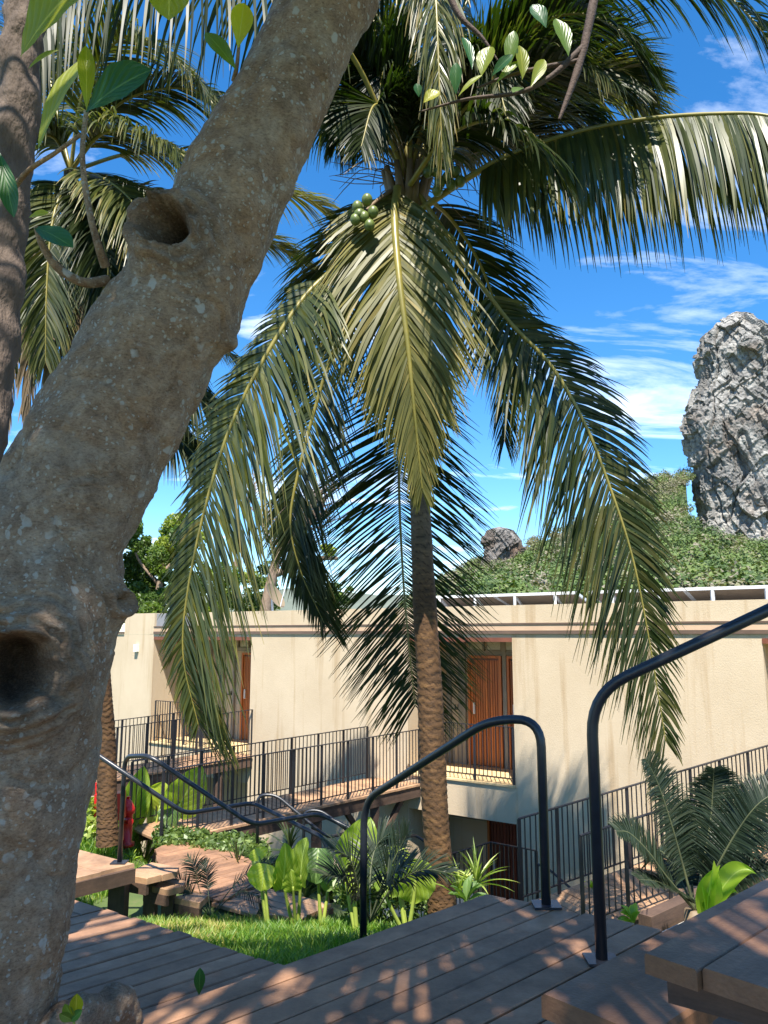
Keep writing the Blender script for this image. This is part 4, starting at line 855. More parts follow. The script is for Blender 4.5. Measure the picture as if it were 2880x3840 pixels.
for i in range(NT + 1):
    t = (pts[min(i + 1, NT)] - pts[max(i - 1, 0)]).normalized(); sx = t.cross(Vector((0, 1, 0))).normalized(); sy = sx.cross(t)
    for k in range(NA):
        a = 2 * math.pi * k / NA; dv = sx * math.cos(a) + sy * math.sin(a); p = pts[i] + dv * rad[i]; q = p * 3.2
        h = .026 * noise.noise(q * .8) + .018 * noise.noise(q * 2.1) + .010 * noise.noise(q * 4.3) + .003 * noise.noise(q * 12) + .002 * noise.noise(Vector((q.x * 8, q.y * 8, q.z * 26)))
        hollow_dark = 0;  # dark inner wood of knots, with the hollow's shade painted in
        for fi, (c, ro, hc, rh, dh) in enumerate(feats):
            e = p - c; rho = e.length
            if rho > ro * 1.9: continue
            ang = math.atan2(e.z, e.x); rho *= 1 + .16 * noise.noise((math.cos(ang) * 1.4 + fi * 3, math.sin(ang) * 1.4, 1.7)) + .10 * noise.noise((math.cos(ang) * 4 + fi, math.sin(ang) * 4, 9.1))
            if rh:
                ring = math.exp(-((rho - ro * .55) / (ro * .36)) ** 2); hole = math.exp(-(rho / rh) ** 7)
                h += hc * ring * (.25 + .95 * (.5 + .5 * math.cos(ang - 2.5)) if fi == 0 else 1) - dh * hole; hollow_dark = max(hollow_dark, min(1, hole * 1.5), (.55 + .5 * noise.noise(p * 16)) * math.exp(-(rho / (ro * .68)) ** 4)); h += .011 * math.sin(rho * 150 + 5 * noise.noise(p * 7)) * math.exp(-((rho - ro * .6) / (ro * .4)) ** 2)
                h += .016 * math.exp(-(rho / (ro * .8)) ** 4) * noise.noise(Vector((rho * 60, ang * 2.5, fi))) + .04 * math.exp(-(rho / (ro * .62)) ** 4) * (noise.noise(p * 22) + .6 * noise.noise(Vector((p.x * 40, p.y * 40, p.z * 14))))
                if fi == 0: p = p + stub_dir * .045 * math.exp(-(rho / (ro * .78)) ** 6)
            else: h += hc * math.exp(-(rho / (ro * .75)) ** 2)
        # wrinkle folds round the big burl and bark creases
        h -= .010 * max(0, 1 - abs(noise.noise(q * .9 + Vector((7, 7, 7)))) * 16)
        mb.vert(p + dv * h, (min(1, hollow_dark), 0, 0))
for i in range(NT):
    for k in range(NA): mb.face((i * NA + k, i * NA + (k + 1) % NA, (i + 1) * NA + (k + 1) % NA, (i + 1) * NA + k))
mb.build('trunk', M_bark, tree, smooth=True, attr=True)
M_twig = simple('dark_twig_bark', (.09, .055, .038), (.05, .03, .022), rough=.8, scale=15, bump=.4)
def limb(name, rows, n=60, nseg=22, rough=.02, mat=None):
    P2 = spline([at(x, y, Y) for x, y, Y, r in rows], n); R2 = interp([pxlen(r, Y) for x, y, Y, r in rows], n); mb = MB()
    for i in range(n + 1):
        t = (P2[min(i + 1, n)] - P2[max(i - 1, 0)]).normalized(); sx = t.cross(Vector((0, 1, .1))).normalized(); sy = sx.cross(t)
        for k in range(nseg):
            a = 2 * math.pi * k / nseg; dv = sx * math.cos(a) + sy * math.sin(a); q = P2[i] + dv * R2[i]
            mb.vert(q + dv * (rough * noise.noise(q * 7) + rough * .5 * noise.noise(q * 17)) * min(1, R2[i] / .05), (0, 0, 0))
    for i in range(n):
        for k in range(nseg): mb.face((i * nseg + k, i * nseg + (k + 1) % nseg, (i + 1) * nseg + (k + 1) % nseg, (i + 1) * nseg + k))
    return mb.build(name, mat or M_bark, tree, smooth=True, attr=True)
limb('stem', [(-70, 1100, 3.45, 60), (-42, 950, 3.5, 52), (-8, 720, 3.55, 48), (12, 500, 3.6, 46), (34, 260, 3.6, 50), (50, 60, 3.6, 46), (60, -120, 3.6, 42), (90, -400, 3.5, 40)], 90, 40, .03, simple('shaded_stem_bark', (.15, .108, .082), (.075, .052, .04), rough=.9, scale=16, bump=.8, bscale=50, stretch=(1, 1, .4)))  # the stem's shade is put into its dark bark colour
limb('branch', [(232, 606, 2.88, 12), (180, 610, 2.8, 11), (125, 578, 2.75, 10), (92, 530, 2.72, 8), (78, 490, 2.7, 6)], 30, 12, .006)
limb('branch', [(228, 575, 2.88, 11), (212, 530, 2.82, 9), (192, 450, 2.78, 7.5), (178, 340, 2.76, 6.5), (186, 240, 2.74, 5.5)], 30, 12, .006)
limb('branch', [(175, 290, 2.75, 5), (120, 330, 2.8, 5), (60, 370, 2.9, 6), (20, 420, 3.2, 7)], 24, 10, .005)
limb('branch', [(1340, -260, 4.2, 17), (1287, -20, 4.2, 12), (1262, 100, 4.2, 10), (1238, 180, 4.2, 8), (1208, 258, 4.2, 3)], 40, 14, .012, M_twig)
limb('branch', [(1262, 100, 4.2, 9), (1190, 165, 4.2, 6.5), (1120, 200, 4.2, 5), (1010, 214, 4.2, 4), (905, 242, 4.2, 2)], 40, 8, .004, M_twig)
limb('branch', [(1255, 130, 4.2, 6), (1150, 150, 4.2, 5), (1080, 170, 4.2, 4), (1030, 190, 4.2, 2)], 24, 8, .004, M_twig)
limb('branch', [(950, -60, 4.2, 10), (990, 30, 4.2, 7), (1040, 80, 4.2, 5), (1075, 130, 4.2, 2)], 24, 8, .004, M_twig)
limb('branch', [(505, 175, 2.95, 7), (512, 140, 2.9, 5), (516, 95, 2.86, 4)], 12, 8, .003)
CAMN = Vector((0, -1, .15))
def aleaf(b_, t_, w, Y, mat, tilt=(0, 0, 0), dY=0, cup=.12, arch=.05):
    bpt, tpt = at(b_[0], b_[1], Y), at(t_[0], t_[1], Y + dY)
    leaf('leaf', bpt, tpt, pxlen(w, Y), CAMN + Vector(tilt), mat, tree, 'almond', arch=arch, cup=cup, wave=.015)
aleaf((186, 242), (328, 150), 118, 2.72, M_alm_g, (.3, 0, .25), -.05)
aleaf((82, 325), (196, 118), 74, 2.78, M_alm, (-.5, 0, 0), .05)
aleaf((187, 238), (186, 98), 40, 2.70, M_alm_y, (.4, 0, 0))
aleaf((45, 122), (205, -60), 150, 2.50, M_alm_y, (0, 0, .3), -.06)
aleaf((60, 150), (126, 108), 26, 2.62, M_alm_y, (0, 0, .4))
aleaf((370, -70), (365, 44), 105, 2.55, M_alm_y, (.1, 0, .2))
aleaf((514, 104), (527, 6), 54, 2.84, M_alm_y, (.3, 0, 0))
aleaf((511, 152), (443, 70), 44, 2.86, M_alm, (-.2, 0, .5))
aleaf((62, 470), (106, 460), 26, 2.70, M_alm_y, (0, 0, .3))
aleaf((72, 490), (158, 535), 56, 2.70, M_alm_g, (0, 0, .4), -.04)
aleaf((0, 330), (30, 470), 44, 3.0, M_alm_g, (.2, 0, .3))
for b_, t_, w, m_ in (((1040, 165), (1058, 100), 46, M_alm), ((1098, 150), (1110, 66), 34, M_alm), ((1062, 165), (1108, 118), 30, M_alm_g), ((1128, 172), (1122, 98), 38, M_alm_y), ((1146, 188), (1176, 128), 30, M_alm), ((1072, 180), (1124, 132), 24, M_alm), ((1228, 122), (1200, 40), 46, M_alm), ((990, 208), (1042, 162), 22, M_alm), ((985, 205), (985, 135), 30, M_alm_g), ((915, 222), (948, 196), 34, M_alm_y), ((1130, 190), (1108, 200), 26, M_alm), ((1020, 150), (1000, 80), 30, M_alm_g), ((1180, 60), (1150, 10), 40, M_alm_g), ((905, 210), (900, 180), 20, M_alm_g)):
    aleaf(b_, t_, w, 4.15, m_, (random.uniform(-.5, .5), 0, random.uniform(-.2, .5)), random.uniform(-.06, .06))
# crown over the decks (outside the frame, it shades the foreground)
rc = np.random.RandomState(3); V = []; Cc = []
cl = []
while len(cl) < 370:
    x, y = rc.uniform(-4.2, 4.6), rc.uniform(-3.6, 3.3); z = rc.uniform(4.6, 8.2)
    if ((x - .3) / 4.5) ** 2 + ((y + .1) / 3.6) ** 2 > 1: continue
    if z < EYE + .98 * max(y + .45, 0) + .6 + .25 * abs(x) * 0: continue
    if noise.noise(Vector((x * .9, y * .9, z * .3))) < -.36: continue
    if y + .53 * (z + .4) > 4.75 + .5 * noise.noise(Vector((x * 1.1, y, 5))) and x > -2.4: continue
    cl.append((x, y, z))
for x, y, z in cl:
    n = rc.randint(14, 24); ph = rc.uniform(0, 6.28, n); el = rc.uniform(-.5, .6, n)
    d = np.stack([np.cos(ph) * np.cos(el), np.sin(ph) * np.cos(el), np.sin(el)], 1); L_ = rc.uniform(.17, .27, n)[:, None]; base = np.array([x, y, z]) + d * .05 + rc.normal(0, .09, (n, 3))
    side = np.cross(d, np.array([0, 0, 1.0])) + rc.normal(0, .35, (n, 3)); side /= np.linalg.norm(side, axis=1)[:, None]
    p1 = base; p2 = base + d * L_ * .62 + side * L_ * .27; p3 = base + d * L_; p4 = base + d * L_ * .62 - side * L_ * .27
    tri = np.stack([p1, p2, p3, p1, p3, p4], 1).reshape(-1, 3); V.append(tri); c = np.zeros((len(tri), 3)); c[:, 0] = np.repeat(rc.rand(n), 6); c[:, 2] = .5; Cc.append(c)
tri_mesh('crown', V, Cc, foliage('almond_crown_leaf', [(0.1, (.04, .09, .02)), (0.9, (.12, .18, .03))], rough=.4, trans=.3), tree)
tip = pts[-1]; mb = MB()
for x, y, z in cl[::2]:
    e = Vector((x, y, z)); m_ = tip.lerp(e, .5) + Vector((0, 0, .35)); s_ = spline([tip + Vector((0, 0, -.1)), m_, e], 8); mb.tube(s_, [.045 - .0048 * k for k in range(9)], 5, cap=False)
mb.build('crown_branches', M_bark, tree, smooth=True, attr=True)
# root stump at the foot, seedlings
st = thing('root_stump', onz(215, 2205, -.1), 'rough brown root stump at the foot of the big tree', 'stump')
mb = MB(); P2 = spline([at(30, 2300, 2.85), at(120, 2225, 2.95), at(200, 2196, 3.1), at(262, 2180, 3.25), at(290, 2190, 3.3)], 46); R2 = interp([.06, .075, .08, .075, .05], 46)
for i in range(47):
    t = (P2[min(i + 1, 46)] - P2[max(i - 1, 0)]).normalized(); sx = t.cross(Vector((0, 0, 1))).normalized(); sy = sx.cross(t)
    for k in range(40):
        a = 2 * math.pi * k / 40; dv = sx * math.cos(a) + sy * math.sin(a); q = P2[i] + dv * R2[i]; mb.vert(q + dv * (.03 * noise.noise(q * 9) + .012 * noise.noise(q * 28)), (.25 + .5 * max(0, noise.noise(q * 12)), 0, 0))
for i in range(46):
    for k in range(40): mb.face((i * 40 + k, i * 40 + (k + 1) % 40, (i + 1) * 40 + (k + 1) % 40, (i + 1) * 40 + k))
mb.face(list(range(46 * 40, 47 * 40))); mb.build('stump', M_bark, st, smooth=True, attr=True)
sd = thing('seedling', at(160, 2212, 2.9), 'small green seedling sprouting over the root stump', 'plant')
for b_, t_, w, m_ in (((163, 2200), (166, 2146), 26, M_alm_y), ((160, 2205), (140, 2168), 22, M_alm), ((150, 2208), (178, 2182), 18, M_alm_g), ((160, 2205), (128, 2190), 18, M_alm)):
    leaf('leaf', at(b_[0], b_[1], 2.85), at(t_[0], t_[1], 2.82), pxlen(w, 2.85), (random.uniform(-.4, .4), -1, .4), m_, sd)
mb = MB(); mb.tube(spline([at(160, 2280, 2.9), at(158, 2235, 2.88), at(161, 2200, 2.85)], 6), .004, 6); mb.build('stem', M_stalk, sd)
sd2 = thing('seedling', onz(430, 2150, -.13), 'single grey green leaf poking up between the two decks', 'plant')
bp_ = onz(430, 2150, -.1); leaf('leaf', bp_, bp_ + Vector((.0, 0, .115)), .05, (.2, -1, .1), M_alm_g, sd2, 'almond', nu=8, nv=4)
mb = MB(); mb.tube([bp_ + Vector((0, 0, -.15)), bp_], .004, 5); mb.build('stem', M_stalk, sd2)
# bare soil in the tree pit
mb = MB(); c = Vector((-1.9, 3.0, -.20)); n = 26
for j in range(n + 1):
    for i in range(n + 1): x, y = -1.3 + 2.6 * i / n, -1.3 + 2.6 * j / n; mb.vert((c.x + x, c.y + y, c.z + .03 * noise.noise((x * 4, y * 4, 1)) - .04 * (x * x + y * y)))
for j in range(n):
    for i in range(n): k = j * (n + 1) + i; mb.face((k, k + 1, k + n + 2, k + n + 1))
tag(mb.build('tree_pit_soil', M_soil, smooth=True), 'bare brown soil in the tree pit of the deck', None, None, 'structure')

# ------------------------------------------------------------------ trees behind the building
M_bleaf = foliage('bright_tree_leaf', [(0.1, (.045, .085, .015)), (0.5, (.10, .16, .025)), (0.9, (.23, .27, .035))], rough=.5, trans=.3)
M_tbark = simple('pale_branch_bark', (.30, .22, .15), (.17, .12, .085), rough=.85, scale=8, bump=.4)
def leafball(V, Cc, c, R, n, size, shade, flat=.85):
    d = rs.normal(0, 1, (n, 3)); d /= np.linalg.norm(d, axis=1)[:, None]; p = np.array(c) + d * R * np.array([1, 1, flat]) * (rs.rand(n, 1) ** .45)
    nr = rs.normal(0, 1, (n, 3)) + np.array([0, 0, .6]); nr /= np.linalg.norm(nr, axis=1)[:, None]; a = np.cross(nr, rs.normal(0, 1, (n, 3))); a /= np.linalg.norm(a, axis=1)[:, None]; bb = np.cross(nr, a); s = size * rs.uniform(.6, 1.3, (n, 1))
    tri = np.stack([p - bb * s, p + a * s * .45, p + bb * s, p - bb * s, p + bb * s, p - a * s * .45], 1).reshape(-1, 3); V.append(tri); col = np.zeros((len(tri), 3)); col[:, 0] = np.repeat(np.clip(shade + rs.normal(0, .15, n), 0, 1), 6); Cc.append(col)
def bgtree(label, base, balls, limbs, size=.075, dens=800, mat=None, name='leafy_tree'):
    o = thing(name, base, label, 'tree'); V = []; Cc = []
    for (x, y, Y, r, sh) in balls: p = at(x, y, Y); leafball(V, Cc, (p.x, p.y, p.z), pxlen(r, Y), int(dens * (r / 30) ** 2), size, sh)
    if V: tri_mesh('crown', V, Cc, mat or M_bleaf, o)
    mb = MB()
    for L_ in limbs: q = spline([at(x, y, Y) for x, y, Y, r in L_], 14); mb.tube(q, interp([pxlen(r, Y) for x, y, Y, r in L_], 14), 7)
    mb.build('trunk', M_tbark, o, smooth=True); return o
rb = random.Random(4)
balls = []
for k in range(120):
    x = rb.uniform(150, 415); top = 1085 + max(0, (330 - x)) * .35 + max(0, x - 390) * 1.0; y = rb.uniform(top + 22, 1330); balls.append((x, y, rb.uniform(24, 28), rb.uniform(15, 34), rb.uniform(.15, .9) if y < 1200 else rb.uniform(.05, .55)))
bgtree('leafy green tree rising behind the left end of the building', Vector((-9, 27, -5)), balls, [[(330, 1420, 26, 12), (340, 1300, 26, 9), (350, 1220, 26, 5), (345, 1160, 26, 1.5)], [(350, 1240, 26, 5), (400, 1185, 26, 3.5), (415, 1140, 26, 1)], [(340, 1260, 26, 4), (300, 1210, 26, 3), (285, 1165, 26, 1)]], dens=1000)
bgtree('small bush showing above the parapet left of the drooping centre frond', Vector((-2, 30, -5)), [(rb.uniform(690, 765), rb.uniform(1262, 1325), rb.uniform(29, 31), rb.uniform(9, 18), rb.uniform(.1, .6)) for _ in range(16)], [[(730, 1400, 30, 5), (728, 1320, 30, 4), (722, 1262, 30, 2)]], name='bush', dens=800)
bgtree('yellow green bush behind the parapet under the left drooping frond', Vector((-6, 30, -5)), [(rb.uniform(430, 600), rb.uniform(1225, 1330), rb.uniform(28, 31), rb.uniform(12, 22), rb.uniform(.1, .95)) for _ in range(46)], [[(520, 1420, 30, 7), (515, 1320, 30, 5), (508, 1200, 30, 3)]], name='bush', dens=600)
bt = thing('bare_tree', at(560, 1420, 28), 'leafless tree with pale limbs and fine twigs behind the roof', 'tree')
mb = MB(); mt = MB()
def twig(mbx, p, d, ln, r, lvl):
    n = 5; q = [p]; dd = d.copy()
    for i in range(n): dd = (dd + Vector((rb.uniform(-1, 1), rb.uniform(-1, 1), rb.uniform(-.5, .8))) * .22).normalized(); q.append(q[-1] + dd * ln / n)
    mbx.tube(q, [r * (1 - .13 * i) for i in range(n + 1)], 5 if lvl < 2 else 3, cap=False)
    if lvl < 4:
        for i in range(1, n + 1):
            for _ in range(2 if lvl < 3 else 1):
                if rb.random() < .78: twig(mt if lvl >= 1 else mbx, q[i], (dd + Vector((rb.uniform(-1, 1), rb.uniform(-1, 1), rb.uniform(-.6, 1))) * .95).normalized(), ln * rb.uniform(.45, .7), max(.006, r * .5), lvl + 1)
main = [at(560, 1420, 28), at(575, 1310, 28), at(590, 1240, 28), at(600, 1190, 28)]
mb.tube(spline(main, 10), interp([.26, .22, .18, .14], 10), 8)
for st_, tg in (((590, 1240), (662, 1212)), ((600, 1190), (680, 1145)), ((600, 1180), (700, 1105)), ((600, 1180), (640, 1080)), ((598, 1200), (560, 1090))):
    a, c = at(*st_, 28), at(*tg, 28); d = (c - a); twig(mb, a, d.normalized(), d.length, .10, 1)
lb = spline([at(592, 1240, 28), at(640, 1225, 28), at(690, 1207, 28), at(730, 1206, 28)], 10); mb.tube(lb, interp([.15, .12, .10, .06], 10), 7)
mb.build('trunk', M_tbark, bt, smooth=True); mt.build('twigs', M_tbark, bt)
V = []; Cc = []
p = at(712, 1190, 28); leafball(V, Cc, (p.x, p.y, p.z), .28, 160, .09, .95); p = at(700, 1183, 28); leafball(V, Cc, (p.x, p.y, p.z), .16, 60, .09, .9); tri_mesh('leaf_tuft', V, Cc, M_bleaf, bt)
# satellite dish on the roof
dish = thing('satellite_dish', Bp(-5.2, 1.6, 1.73), 'beige satellite dish on the roof behind the left drooping frond', 'satellite dish')
dc = at(590, 1290, 18.5); dn_ = Vector((.80, -.30, .5)).normalized(); ax_ = dn_.cross(Vector((0, 0, 1))).normalized(); ay_ = dn_.cross(ax_); mb = MB()
for i in range(9):
    r_ = .34 * i / 8
    for k in range(24): a = k * math.pi / 12; mb.vert(dc + (ax_ * math.cos(a) + ay_ * math.sin(a)) * r_ + dn_ * (r_ * r_ * .7))
for i in range(8):
    for k in range(24): mb.face((i * 24 + k, i * 24 + (k + 1) % 24, (i + 1) * 24 + (k + 1) % 24, (i + 1) * 24 + k))
mb.build('reflector', simple('beige_dish_enamel', (.24, .18, .11), (.2, .15, .09), rough=.7), dish, smooth=True)
bar('mast', dc - dn_ * .03, Vector((dc.x, dc.y + .1, 1.72)), .05, .05, M_alu, dish, 'rod', up=(1, 0, 0)); bar('feed_arm', dc - ay_ * -.3 + dn_ * .05, dc + dn_ * .36, .02, .02, M_alu, dish)

# ------------------------------------------------------------------ garden plants
def ears(label, base, leaves, name='elephant_ear_plant'):
    """leaves: (stalk-joint px, tip px, width px, Y, dark?, normal)"""
    o = thing(name, base, label, 'plant', 'elephant ear plants')
    for (b_, t_, w, Y, dk, nr) in leaves:
        j = at(b_[0], b_[1], Y); leaf('leaf', j, at(t_[0], t_[1], Y + random.uniform(-.08, .08)), pxlen(w, Y), nr, M_ear_d if dk else M_ear, o, 'ear', arch=.06, cup=.22, wave=.035, nu=22, nv=12)
        m_ = Vector(base).lerp(j, .6) + Vector(((j.x - base[0]) * .12, 0, .02)); q = spline([Vector(base), m_, j], 10); mb = MB(); mb.tube(q, interp([.022, .016, .009], 10), 7); mb.build('stalk', M_stalk, o, smooth=True)
    return o
def gnd(px, py):           # where a pixel's ray meets the terrain
    d = ray(px, py); t = 2.0
    while t < 40:
        p = O + d * t
        if p.z <= gz(p.x, p.y): return p
        t += .03
    return p
g1 = gnd(312, 1868); Y1 = g1.y
ears('tall elephant ear plant with three big leaves beside the wooden stake', g1, [((284, 1760), (312, 1655), 62, Y1, 0, (.3, -1, .2)), ((345, 1740), (352, 1688), 78, Y1 + .1, 0, (0, -1, .5)), ((388, 1735), (436, 1655), 84, Y1 - .1, 0, (.5, -1, .3)), ((330, 1760), (322, 1700), 50, Y1 + .1, 1, (.8, -.6, .2)), ((296, 1790), (286, 1826), 36, Y1, 1, (0, -1, .4)), ((372, 1745), (374, 1790), 52, Y1 - .1, 1, (-.2, -1, .3))])
stk = thing('wooden_stake', gnd(347, 1875), 'thin bamboo stake tied beside the tall elephant ear plant', 'stake'); sp_ = gnd(347, 1875); mb = MB(); q_ = [sp_ + Vector((0, 0, -.1)), sp_.lerp(at(361, 1722, sp_.y), .5), at(361, 1722, sp_.y)]
mb.tube(spline(q_, 8), .016, 8); mb.build('cane', simple('tan_cane', (.42, .28, .12), (.3, .19, .08), rough=.5, scale=12), stk, smooth=True)
for k in (.3, .6, .85): c_ = q_[0].lerp(q_[2], k); bar('node_ring', c_ - Vector((0, 0, .008)), c_ + Vector((0, 0, .008)), .038, .038, M_ribd, stk, 'rod', up=(1, 0, 0))
Yp = 7.75
ears('short elephant ear plant with one pale drooping leaf on the landing edge', Vector((at(585, 1935, Yp).x, Yp, -1.38)), [((572, 1880), (565, 1925), 62, Yp, 0, (-.1, -1, .35)), ((560, 1850), (552, 1832), 40, Yp + .1, 0, (.1, -1, .5))])
ears('elephant ear plant with two upright crinkled leaves on the landing edge', Vector((at(640, 1945, Yp).x, Yp + .1, -1.38)), [((612, 1900), (616, 1820), 56, Yp, 0, (.5, -1, .1)), ((650, 1890), (664, 1808), 60, Yp, 0, (-.8, -1, .1)), ((633, 1915), (628, 1878), 40, Yp - .1, 0, (0, -1, .3))])
ears('elephant ear plant with grey green drooping leaves right of the upright pair', Vector((at(690, 1950, Yp).x, Yp + .3, -1.42)), [((686, 1850), (682, 1910), 74, Yp + .3, 1, (-.1, -1, .4)), ((712, 1880), (702, 1925), 44, Yp + .4, 1, (.4, -1, .3))])
Yq = 7.35
ears('elephant ear plant with a big raised leaf behind the lawn handrail post', Vector((at(772, 1975, Yq).x, Yq, -1.2)), [((760, 1850), (800, 1765), 82, Yq, 0, (.2, -1, .3)), ((744, 1870), (738, 1815), 34, Yq + .1, 0, (.7, -1, .2)), ((765, 1895), (762, 1935), 44, Yq, 0, (.2, -1, .3))])
ears('elephant ear plant with broad ribbed leaves against the palm trunk foot', Vector((at(880, 2000, 7.1).x, 7.15, -1.12)), [((900, 1880), (885, 1950), 84, 7.1, 0, (.05, -1, .3)), ((858, 1885), (842, 1935), 62, 7.2, 0, (-.2, -1, .3)), ((860, 1850), (868, 1830), 52, 7.3, 0, (0, -1, .6)), ((822, 1900), (826, 1940), 36, 7.0, 0, (.3, -1, .3))])
def rosette(label, base, n, ln, wd, mat, el0=.5, el1=1.45, name='spiky_plant', group=None, droop=.15, az=(0, 6.283), shape='strap', trunk=0.0):
    o = thing(name, base, label, 'plant', group); base = Vector(base)
    if trunk: mb = MB(); mb.tube([base, base + Vector((.01, 0, trunk))], .02, 7); mb.build('stem', M_ribd, o); base = base + Vector((0, 0, trunk))
    for k in range(n):
        a = random.uniform(*az); e = random.uniform(el0, el1); l_ = ln * random.uniform(.75, 1.1); d = Vector((math.cos(a) * math.cos(e), math.sin(a) * math.cos(e), math.sin(e))); tp_ = base + d * l_ + Vector((0, 0, -droop * l_ * math.cos(e)))
        up_ = Vector((-math.cos(a) * math.sin(e), -math.sin(a) * math.sin(e), math.cos(e))); leaf('leaf', base, tp_, wd, up_, mat, o, shape, arch=droop * .6, cup=.3, nu=8, nv=4)
    return o
M_spk = foliage('spiky_plant_leaf', [(0.1, (.11, .17, .03)), (0.6, (.25, .33, .06)), (0.95, (.42, .45, .14))], rough=.4, trans=.3)
M_spd = foliage('dark_dracaena_leaf', [(0.1, (.025, .045, .015)), (0.9, (.07, .10, .03))], rough=.35, trans=.2)
M_lime = foliage('lime_strap_leaf', [(0.1, (.24, .36, .03)), (0.9, (.46, .55, .06))], rough=.4, trans=.42, vein=(0.0, 0, (.4, .5, .1)))
Ys = 6.6
rosette('bright spiky rosette plant right of the palm trunk at the deck edge', Vector((at(1030, 1905, Ys).x, Ys, at(1030, 1912, Ys).z)), 30, .37, .022, M_spk, .05, 1.5, trunk=.0)
rosette('narrow upright spiky plant touching the right side of the palm trunk', Vector((at(990, 1940, Ys).x, Ys, at(990, 1940, Ys).z)), 16, .34, .03, M_spk, .5, 1.5)
rosette('low dark leafy plant at the deck edge under the spiky rosette', Vector((at(1008, 1950, 6.3).x, 6.3, at(1008, 1950, 6.3).z)), 14, .2, .06, M_ear_d, .2, 1.3, shape='almond')
rosette('dark dracaena behind the groundcover near the walkway start', Vector((at(512, 1850, 10.3).x, 10.3, -1.6)), 26, .5, .03, M_spd, .1, 1.4, trunk=.12)
rosette('dark dracaena on a thin stem below the walkway railing', Vector((at(625, 1880, 10.0).x, 10.0, -1.7)), 30, .52, .03, M_spd, -.2, 1.45, trunk=.55)
rosette('dark narrow leaved plant behind the upright elephant ears', Vector((at(660, 1880, 9.2).x, 9.2, -1.6)), 24, .55, .03, M_spd, .2, 1.4, trunk=.15)
rosette('small yellow striped plant by the foot of the platform handrail, left', gnd(238, 1850), 12, .22, .03, M_lime, .1, 1.2)
rosette('small yellow striped plant by the foot of the platform handrail, right', gnd(283, 1860), 10, .22, .03, M_lime, .1, 1.2)
# lime strap-leaf plant behind the table
Yl = 5.2; lo = thing('strap_leaf_plant', at(1525, 1985, Yl), 'lime green plant with broad strap leaves behind the picnic table', 'plant')
for b_, t_, w, md, nr in (((1528, 1975), (1542, 1858), 44, None, (.5, -1, .1)), ((1524, 1978), (1556, 1868), 40, (1530, 1915), (-.6, -1, .1)), ((1530, 1975), (1640, 1895), 46, (1590, 1885), (.1, -.7, .7)), ((1528, 1980), (1516, 1912), 26, None, (.6, -1, .2)), ((1535, 1978), (1598, 1935), 34, (1570, 1925), (0, -.6, .8))):
    leaf('leaf', at(b_[0], b_[1], Yl), at(t_[0], t_[1], Yl - .05), pxlen(w, Yl), nr, M_lime, lo, 'strap', cup=.35, wave=.02, nu=16, nv=6, mid=at(md[0], md[1], Yl) if md else None)
mb = MB(); mb.tube([at(1527, 2060, Yl), at(1528, 1975, Yl)], [.03, .024], 7); mb.build('stem', M_stalk, lo)
# cycads and young palms
M_cyc = foliage('cycad_leaflet', [(0.1, (.010, .018, .009)), (0.6, (.022, .036, .018)), (0.95, (.06, .07, .04))], rough=.42, trans=.12, spec=.3)
M_cycb = simple('cycad_rib', (.12, .13, .06), (.07, .08, .04), rough=.5)
cy = thing('cycad', at(1525, 2010, 6.2), 'large dark cycad with stiff feathery fronds behind the picnic table', 'plant')
cb = (1500, 1965, 6.2)
for p_, hint, ln in (([(1475, 1870, 6.2), (1450, 1780, 6.15), (1420, 1690, 6.1), (1395, 1640, 6.05)], (.3, -.8, .4), .23), ([(1520, 1860, 6.25), (1535, 1770, 6.3), (1540, 1700, 6.3), (1542, 1660, 6.25)], (0, -1, .2), .27), ([(1440, 1895, 6.0), (1400, 1840, 5.9), (1360, 1800, 5.85), (1332, 1795, 5.8)], (.1, -.5, .8), .2), ([(1545, 1880, 6.0), (1590, 1800, 5.9), (1640, 1735, 5.8), (1700, 1700, 5.8)], (-.3, -.6, .6), .27), ([(1470, 1900, 6.3), (1440, 1850, 6.5), (1420, 1840, 6.6), (1395, 1870, 6.7)], (0, -.3, 1), .2), ([(1550, 1900, 6.3), (1600, 1830, 6.5), (1650, 1800, 6.6), (1720, 1810, 6.7)], (0, -.4, 1), .25), ([(1490, 1870, 6.5), (1480, 1790, 6.8), (1485, 1740, 7.0)], (0, -1, .3), .2), ([(1560, 1840, 6.5), (1580, 1760, 6.8), (1600, 1710, 7.0)], (0, -1, .2), .22), ([(1560, 1930, 6.0), (1610, 1890, 5.9), (1670, 1880, 5.8)], (0, -.4, 1), .22), ([(1470, 1930, 6.0), (1420, 1905, 5.8), (1380, 1900, 5.7)], (0, -.4, 1), .16)):
    frond(cy, FR([cb] + p_), ln, .22, 120, M_cyc, M_cycb, hint, t0=.18, a0=12, a1=35, width=.017, rb=.012, vee=.25, wild=.05)
mb = MB(); mb.tube([at(1500, 2090, 6.2), at(1500, 1965, 6.2)], [.09, .07], 9); mb.build('trunk', M_ribd, cy, smooth=True)
yp = thing('young_palm', at(800, 1990, 6.3), 'young feathery palm by the foot of the lawn handrail', 'plant')
for p_ in ([(775, 1920, 6.2), (755, 1855, 6.1), (715, 1832, 6.0)], [(830, 1900, 6.2), (860, 1840, 6.15), (880, 1800, 6.1)], [(850, 1915, 6.1), (910, 1880, 6.0), (970, 1885, 5.9)], [(765, 1925, 6.2), (735, 1895, 6.1), (700, 1890, 6.0)], [(800, 1890, 6.4), (812, 1830, 6.5), (840, 1800, 6.5)], [(825, 1930, 6.0), (850, 1890, 5.9), (890, 1860, 5.8)]):
    frond(yp, FR([(800, 1990, 6.3)] + p_), .26, .25, 44, M_cyc, M_cycb, (0, -.5, 1), t0=.25, width=.016, rb=.009, vee=.2)
yp2 = thing('young_palm', gnd(455, 1982), 'thin young palm with two dark arching fronds on the lawn', 'plant'); gy = gnd(455, 1982); Y2 = gy.y
